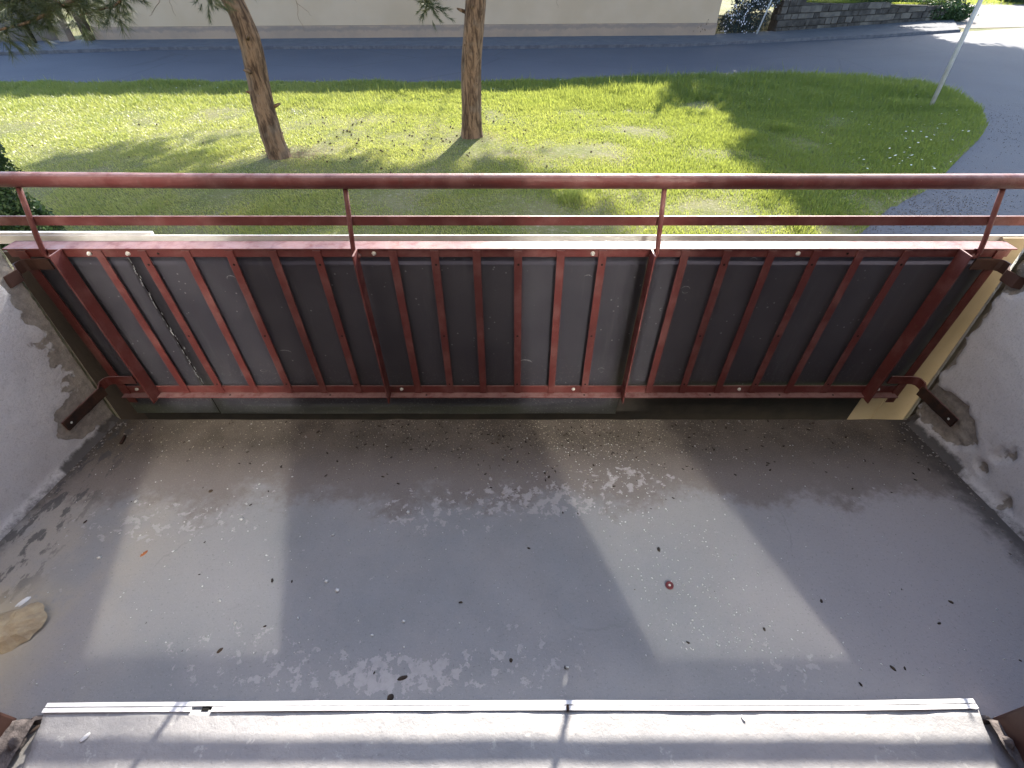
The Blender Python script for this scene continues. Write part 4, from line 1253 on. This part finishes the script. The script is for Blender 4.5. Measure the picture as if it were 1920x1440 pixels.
at = o.data.attributes.new('lush_shade', 'FLOAT', 'POINT'); at.data.foreach_set('value', np.repeat(np.clip(lush_shade * .9 + far * .7 + RNG.normal(0, .1, n), 0, 1), 3).astype(np.float32))
print('grass', n)
# grass on the raised garden and verge
def scatter_blades(name, P, h, w, label=None):
    n = len(P); az = RNG.uniform(0, 6.28, n); hh = h * RNG.uniform(.6, 1.4, n)
    wx, wy = np.cos(az) * w / 2, np.sin(az) * w / 2
    v = np.stack([P + np.column_stack([-wx, -wy, 0 * wx]), P + np.column_stack([wx, wy, 0 * wx]), P + np.column_stack([RNG.normal(0, .4, n) * hh, RNG.normal(0, .4, n) * hh, hh])], 1).reshape(-1, 3)
    o = from_np(name, v, np.arange(3 * n).reshape(n, 3), 'grass'); o['kind'] = 'stuff'
s_, t_ = RNG.uniform(0, 1, 40000), RNG.uniform(0, 1, 40000) ** 1.5
A = np.outer(1 - s_, pts[0] if False else (0, .45, top_h(0) - .06)) + np.outer(s_, (rl, .45, top_h(rl) - .06)); B = np.outer(1 - s_, (1, 11, 2.4)) + np.outer(s_, (rl + 1, 9, top_h(rl) + .4))
Q = A * (1 - t_)[:, None] + B * t_[:, None]; a_ = rw.rotation_euler.z
P = np.column_stack([rw.location.x + math.cos(a_) * Q[:, 0] - math.sin(a_) * Q[:, 1], rw.location.y + math.sin(a_) * Q[:, 0] + math.cos(a_) * Q[:, 1], GZ + Q[:, 2] - .05])
scatter_blades('bank_grass', P, .16, .03)
v0 = on_z(1800, 10)
P = np.column_stack([v0.x + RNG.uniform(-4, 40, 40000), v0.y + RNG.uniform(0, 16, 40000), np.full(40000, GZ - .012)])
scatter_blades('verge_grass', P, .14, .04)

# daisies among the shaded grass
C_ = []
for (u, v, su, sv, k) in ((1520, 165, 50, 12, 90), (1600, 170, 80, 15, 90), (1700, 230, 70, 30, 60), (1740, 265, 40, 20, 40), (1690, 312, 50, 10, 60), (1560, 300, 60, 15, 20), (1650, 200, 150, 30, 80), (400, 172, 300, 8, 60), (1000, 165, 200, 8, 40), (1480, 160, 60, 8, 40)):
    for _ in range(k // 2): C_.append(on_z(random.gauss(u, su), random.gauss(v, sv)))
C_ = np.array([tuple(c) for c in C_]); k = in_lawn(C_[:, 0], C_[:, 1]); C_ = C_[k]
C_[:, 2] = GZ + .14 + RNG.uniform(-.02, .03, len(C_))
vv, ff = [], []
for i, c in enumerate(C_):
    r_ = random.uniform(.014, .026); k0 = len(vv); tl = (random.uniform(-.4, .4), random.uniform(-.6, .1))
    for a in range(6):
        an = a * math.pi / 3; dx, dy = math.cos(an) * r_, math.sin(an) * r_
        vv.append((c[0] + dx, c[1] + dy, c[2] + dx * tl[0] + dy * tl[1]))
    ff.append((k0, k0 + 1, k0 + 2, k0 + 3)); ff.append((k0, k0 + 3, k0 + 4, k0 + 5))
o = from_np('daisy', vv, ff, 'daisy'); o['kind'] = 'stuff'
# fallen cones on the lawn
vv, ff = [], []
ico = [(0, 0, 1), (.9, 0, .2), (.28, .85, .2), (-.73, .53, .2), (-.73, -.53, .2), (.28, -.85, .2), (0, 0, -.6)]
icf = [(0, 1, 2), (0, 2, 3), (0, 3, 4), (0, 4, 5), (0, 5, 1), (6, 2, 1), (6, 3, 2), (6, 4, 3), (6, 5, 4), (6, 1, 5)]
for _ in range(230):
    c = on_z(random.gauss(780, 250), random.gauss(255, 34)); r_ = random.uniform(.016, .034)
    k0 = len(vv)
    for q in ico: vv.append((c.x + q[0] * r_ * random.uniform(.7, 1.2), c.y + q[1] * r_, GZ + .075 + q[2] * r_))
    ff += [(a + k0, b2 + k0, c2 + k0) for a, b2, c2 in icf]
o = from_np('fallen_cone', vv, ff, 'cone_brown'); o['kind'] = 'stuff'
vv, ff = [], []
for (cx1, cy1, k1) in ((lb.x + .25, lb.y + .1, 900), (rb_.x + .1, rb_.y - .1, 600), (0.5, 10.4, 500), (2.1, 10.2, 350)):
    for _ in range(k1):
        c = (random.gauss(cx1, .42), random.gauss(cy1, .28)); r_ = random.uniform(.008, .022); an = random.uniform(0, 6.28); k0 = len(vv); z0 = GZ + random.uniform(.055, .085)
        for (a, b2) in ((-1, -.4), (1, -.3), (.8, .4), (-.9, .35)):
            a, b2 = a * r_, b2 * r_; vv.append((c[0] + a * math.cos(an) - b2 * math.sin(an), c[1] + a * math.sin(an) + b2 * math.cos(an), z0 + random.uniform(-.006, .006)))
        ff.append((k0, k0 + 1, k0 + 2, k0 + 3))
mottled('litter', (.20, .13, .08), (.10, .065, .04), 30, .9)
o = from_np('bark_litter', vv, ff, 'litter'); o['kind'] = 'stuff'
# crumbs of stone on the asphalt at the lawn's right rim
vv, ff = [], []
for _ in range(2600):
    u, v = random.choice(((1700, 400), (1760, 345), (1850, 240), (1620, 440), (1820, 400))); c = on_z(random.gauss(u, 60), random.gauss(v, 25)); r_ = random.uniform(.004, .013)
    if in_lawn(np.array([c.x]), np.array([c.y]))[0]: continue
    k0 = len(vv)
    for q in ico: vv.append((c.x + q[0] * r_ * random.uniform(.7, 1.2), c.y + q[1] * r_, GZ + .002 + q[2] * r_ * .7))
    ff += [(a + k0, b2 + k0, c2 + k0) for a, b2, c2 in icf]
o = from_np('gravel', vv, ff, 'stone_pale'); o['kind'] = 'stuff'

# ================================================================== LITTER ON THE BALCONY
def chips(name, n, pick, size, mat, elong=1.0):
    vv, ff = [], []
    for _ in range(n):
        x, y = pick(); 
        if abs(x) > 1.82 or y > 1.49 or y < .41: continue
        r_ = size * random.uniform(.5, 1.4) ** 1.5; an = random.uniform(0, 6.28); k0 = len(vv)
        for q in ico:
            a, b2 = q[0] * r_ * elong, q[1] * r_ * random.uniform(.6, 1.1)
            vv.append((x + a * math.cos(an) - b2 * math.sin(an), y + a * math.sin(an) + b2 * math.cos(an), .0012 + max(q[2], -.3) * r_ * .5))
        ff += [(a + k0, b2 + k0, c2 + k0) for a, b2, c2 in icf]
    o = from_np(name, vv, ff, mat); o['kind'] = 'stuff'; return o
def near_edge():
    return random.uniform(-1.7, 1.75) if random.random() < .45 else random.gauss(.15, .55), 1.49 - abs(random.gauss(0, .17))
chips('seed_husk', 2300, near_edge, .0018, 'husk', 1.5)
chips('dark_crumb', 420, near_edge, .0030, 'seed_dark', 2.0)
def patch():
    t = random.random(); u = 1060 + 330 * t + random.gauss(0, 75); v = 830 + 400 * t ** 1.2
    p = on_z(u, v, 0); return p.x, p.y
chips('seed_husk', 420, patch, .0021, 'chip_white', 1.4)
chips('paint_fleck', 420, lambda: (random.uniform(-1.7, 1.8), random.uniform(.42, 1.4)), .0022, 'chip_white', 1.2)
chips('paint_fleck', 26, lambda: (random.uniform(-1.6, -.3), random.uniform(.5, 1.2)), .0055, 'chip_white', 1.2)
chips('dark_crumb', 36, lambda: (random.uniform(-1.6, 1.7), random.uniform(.42, 1.35)), .0038, 'seed_dark', 1.6)
chips('wall_crumb', 700, lambda: (lambda s, y: (s * (1.80 + (1.5 - y) * .135 - abs(random.gauss(0, .035))), y))(random.choice((-1, 1)), random.uniform(.5, 1.48)), .004, 'mortar_grey', 1.3)

# single things one can point at
def petal(name, u, v, lx, ly, h, mat, rot, label, cat, z=0.0, seed=0):
    p = on_z(u, v, z); lx *= .78; ly *= .78; return rubble(name, p.x, p.y, lx, ly, h, mat, None, seed, z + .0006, rot, 12, label, cat)
# ring cap
p = on_z(1255, 1098, 0)
ring = empty('bottle_cap', (p.x, p.y, 0)); tag(ring, 'small dark red plastic cap lying in the light patch', 'cap')
bm = bmesh.new()
prof = [(.0125, .0), (.0135, .0), (.0135, .005), (.0115, .0065), (.008, .0065), (.0072, .004), (.0, .004)]
N = 20; rows = [[bm.verts.new((r_ * math.cos(2 * math.pi * k / N), r_ * math.sin(2 * math.pi * k / N), z)) for k in range(N)] for r_, z in prof[:-1]]
for a in range(len(rows) - 1):
    for k in range(N): bm.faces.new((rows[a][k], rows[a][(k + 1) % N], rows[a + 1][(k + 1) % N], rows[a + 1][k]))
bm.faces.new(rows[-1]); from_bm('rim', bm, 'red_plastic', ring, True)
bm = bmesh.new(); bmesh.ops.create_cone(bm, cap_ends=True, segments=10, radius1=.0045, radius2=.003, depth=.003); o = from_bm('centre_stud', bm, 'chip_white', ring); o.location = (0, 0, .0055)
petal('orange_leaf', 270, 1038, .018, .008, .002, 'orange_leaf', 1.0, 'small orange brown leaf scrap on the grey floor', 'leaf', 0, 2)
petal('dry_leaf', 412, 1220, .013, .007, .004, 'cone_brown', .9, 'curled dark dry leaf near the left of the flaked paint', 'leaf', 0, 4)
petal('dry_bud', 395, 921, .011, .009, .005, 'cone_brown', .2, 'round dark bud on the bare concrete at the left', 'bud', 0, 5)
petal('mortar_flake', 44, 1128, .030, .012, .003, 'chip_white', .9, 'white paint flake beside the beige mortar lump', 'flake', 0, 6)
petal('bird_dropping', 160, 1382, .016, .008, .0015, 'chip_white', .9, 'white bird dropping at the left end of the sill', 'dropping', .049, 7)
petal('dry_leaf', 65, 1368, .018, .007, .003, 'seed_dark', 1.0, 'dark leaf bit beside the left door jamb', 'leaf', .047, 8)
petal('bird_dropping', 1394, 1347, .010, .005, .0012, 'chip_white', 1.9, 'pale oval dropping in the sunlit part of the sill', 'dropping', .049, 9)
petal('pumpkin_seed', 1674, 1253, .013, .006, .004, 'seed_dark', 2.2, 'dark pointed seed near the right end of the floor', 'seed', 0, 10)
petal('dark_bean', 1540, 1127, .009, .006, .004, 'seed_dark', 1.2, 'dark round seed right of the light patch', 'seed', 0, 11)
petal('dark_bean', 1783, 1129, .010, .006, .004, 'seed_dark', 2.5, 'dark split seed furthest right on the floor', 'seed', 0, 12)
petal('dark_bean', 1433, 1180, .008, .005, .004, 'seed_dark', 1.5, 'dark seed inside the light patch below the red cap', 'seed', 0, 13)
petal('dark_bean', 958, 1238, .008, .007, .004, 'seed_dark', 1.5, 'round dark speck in the middle of the floor near the sill', 'seed', 0, 14)
petal('dead_insect', 732, 1308, .013, .011, .006, 'seed_dark', .5, 'dark dead insect by the sealing strip below the flaked paint', 'insect', 0, 15)
petal('dry_sprig', 755, 1271, .020, .008, .003, 'seed_dark', .3, 'dark crumbled sprig on the pale flaked paint', 'sprig', 0, 16)
petal('dark_bean', 1235, 1030, .012, .007, .005, 'seed_dark', 1.5, 'dark dropping in the upper part of the light patch', 'dropping', 0, 17)
p = on_z(232, 826, 0)
o = tube('rusty_bolt', [(0, -.022, .006), (0, .022, .006)], .006, 'rusty_iron', None, 8); o.location = (p.x, p.y, 0); o.rotation_euler = (0, 0, .15); tag(o, 'short rusty bolt lying on the floor by the left wall', 'bolt')
p = on_z(1060, 1252, 0)
st = empty('loose_screw', (p.x, p.y, 0)); tag(st, 'small loose screw standing near the sill', 'screw')
o = tube('shaft', [(0, 0, .003), (.010, 0, .0035)], .0025, 'bolt_zinc', st, 8); o = tube('head', [(-.0025, 0, .0045), (0, 0, .0045)], .0045, 'rusty_iron', st, 10)
# broken mortar lump at the left edge, with a pebble in it
p = on_z(22, 1182, 0)
lump = empty('mortar_lump', (p.x, p.y, 0)); tag(lump, 'flat beige lump of broken mortar at the left edge of the floor', 'mortar')
o = rubble('slab', 0, 0, .10, .066, .026, 'mortar', None, 21, 0, .5, 30); o.parent = lump; o.location = (0, 0, .008); o.rotation_euler = (.12, -.08, .5)
o = rubble('pebble', 0, 0, .022, .014, .016, 'mortar_grey', None, 22, 0, .7, 12); o.parent = lump; o.location = (.015, .006, .0145)
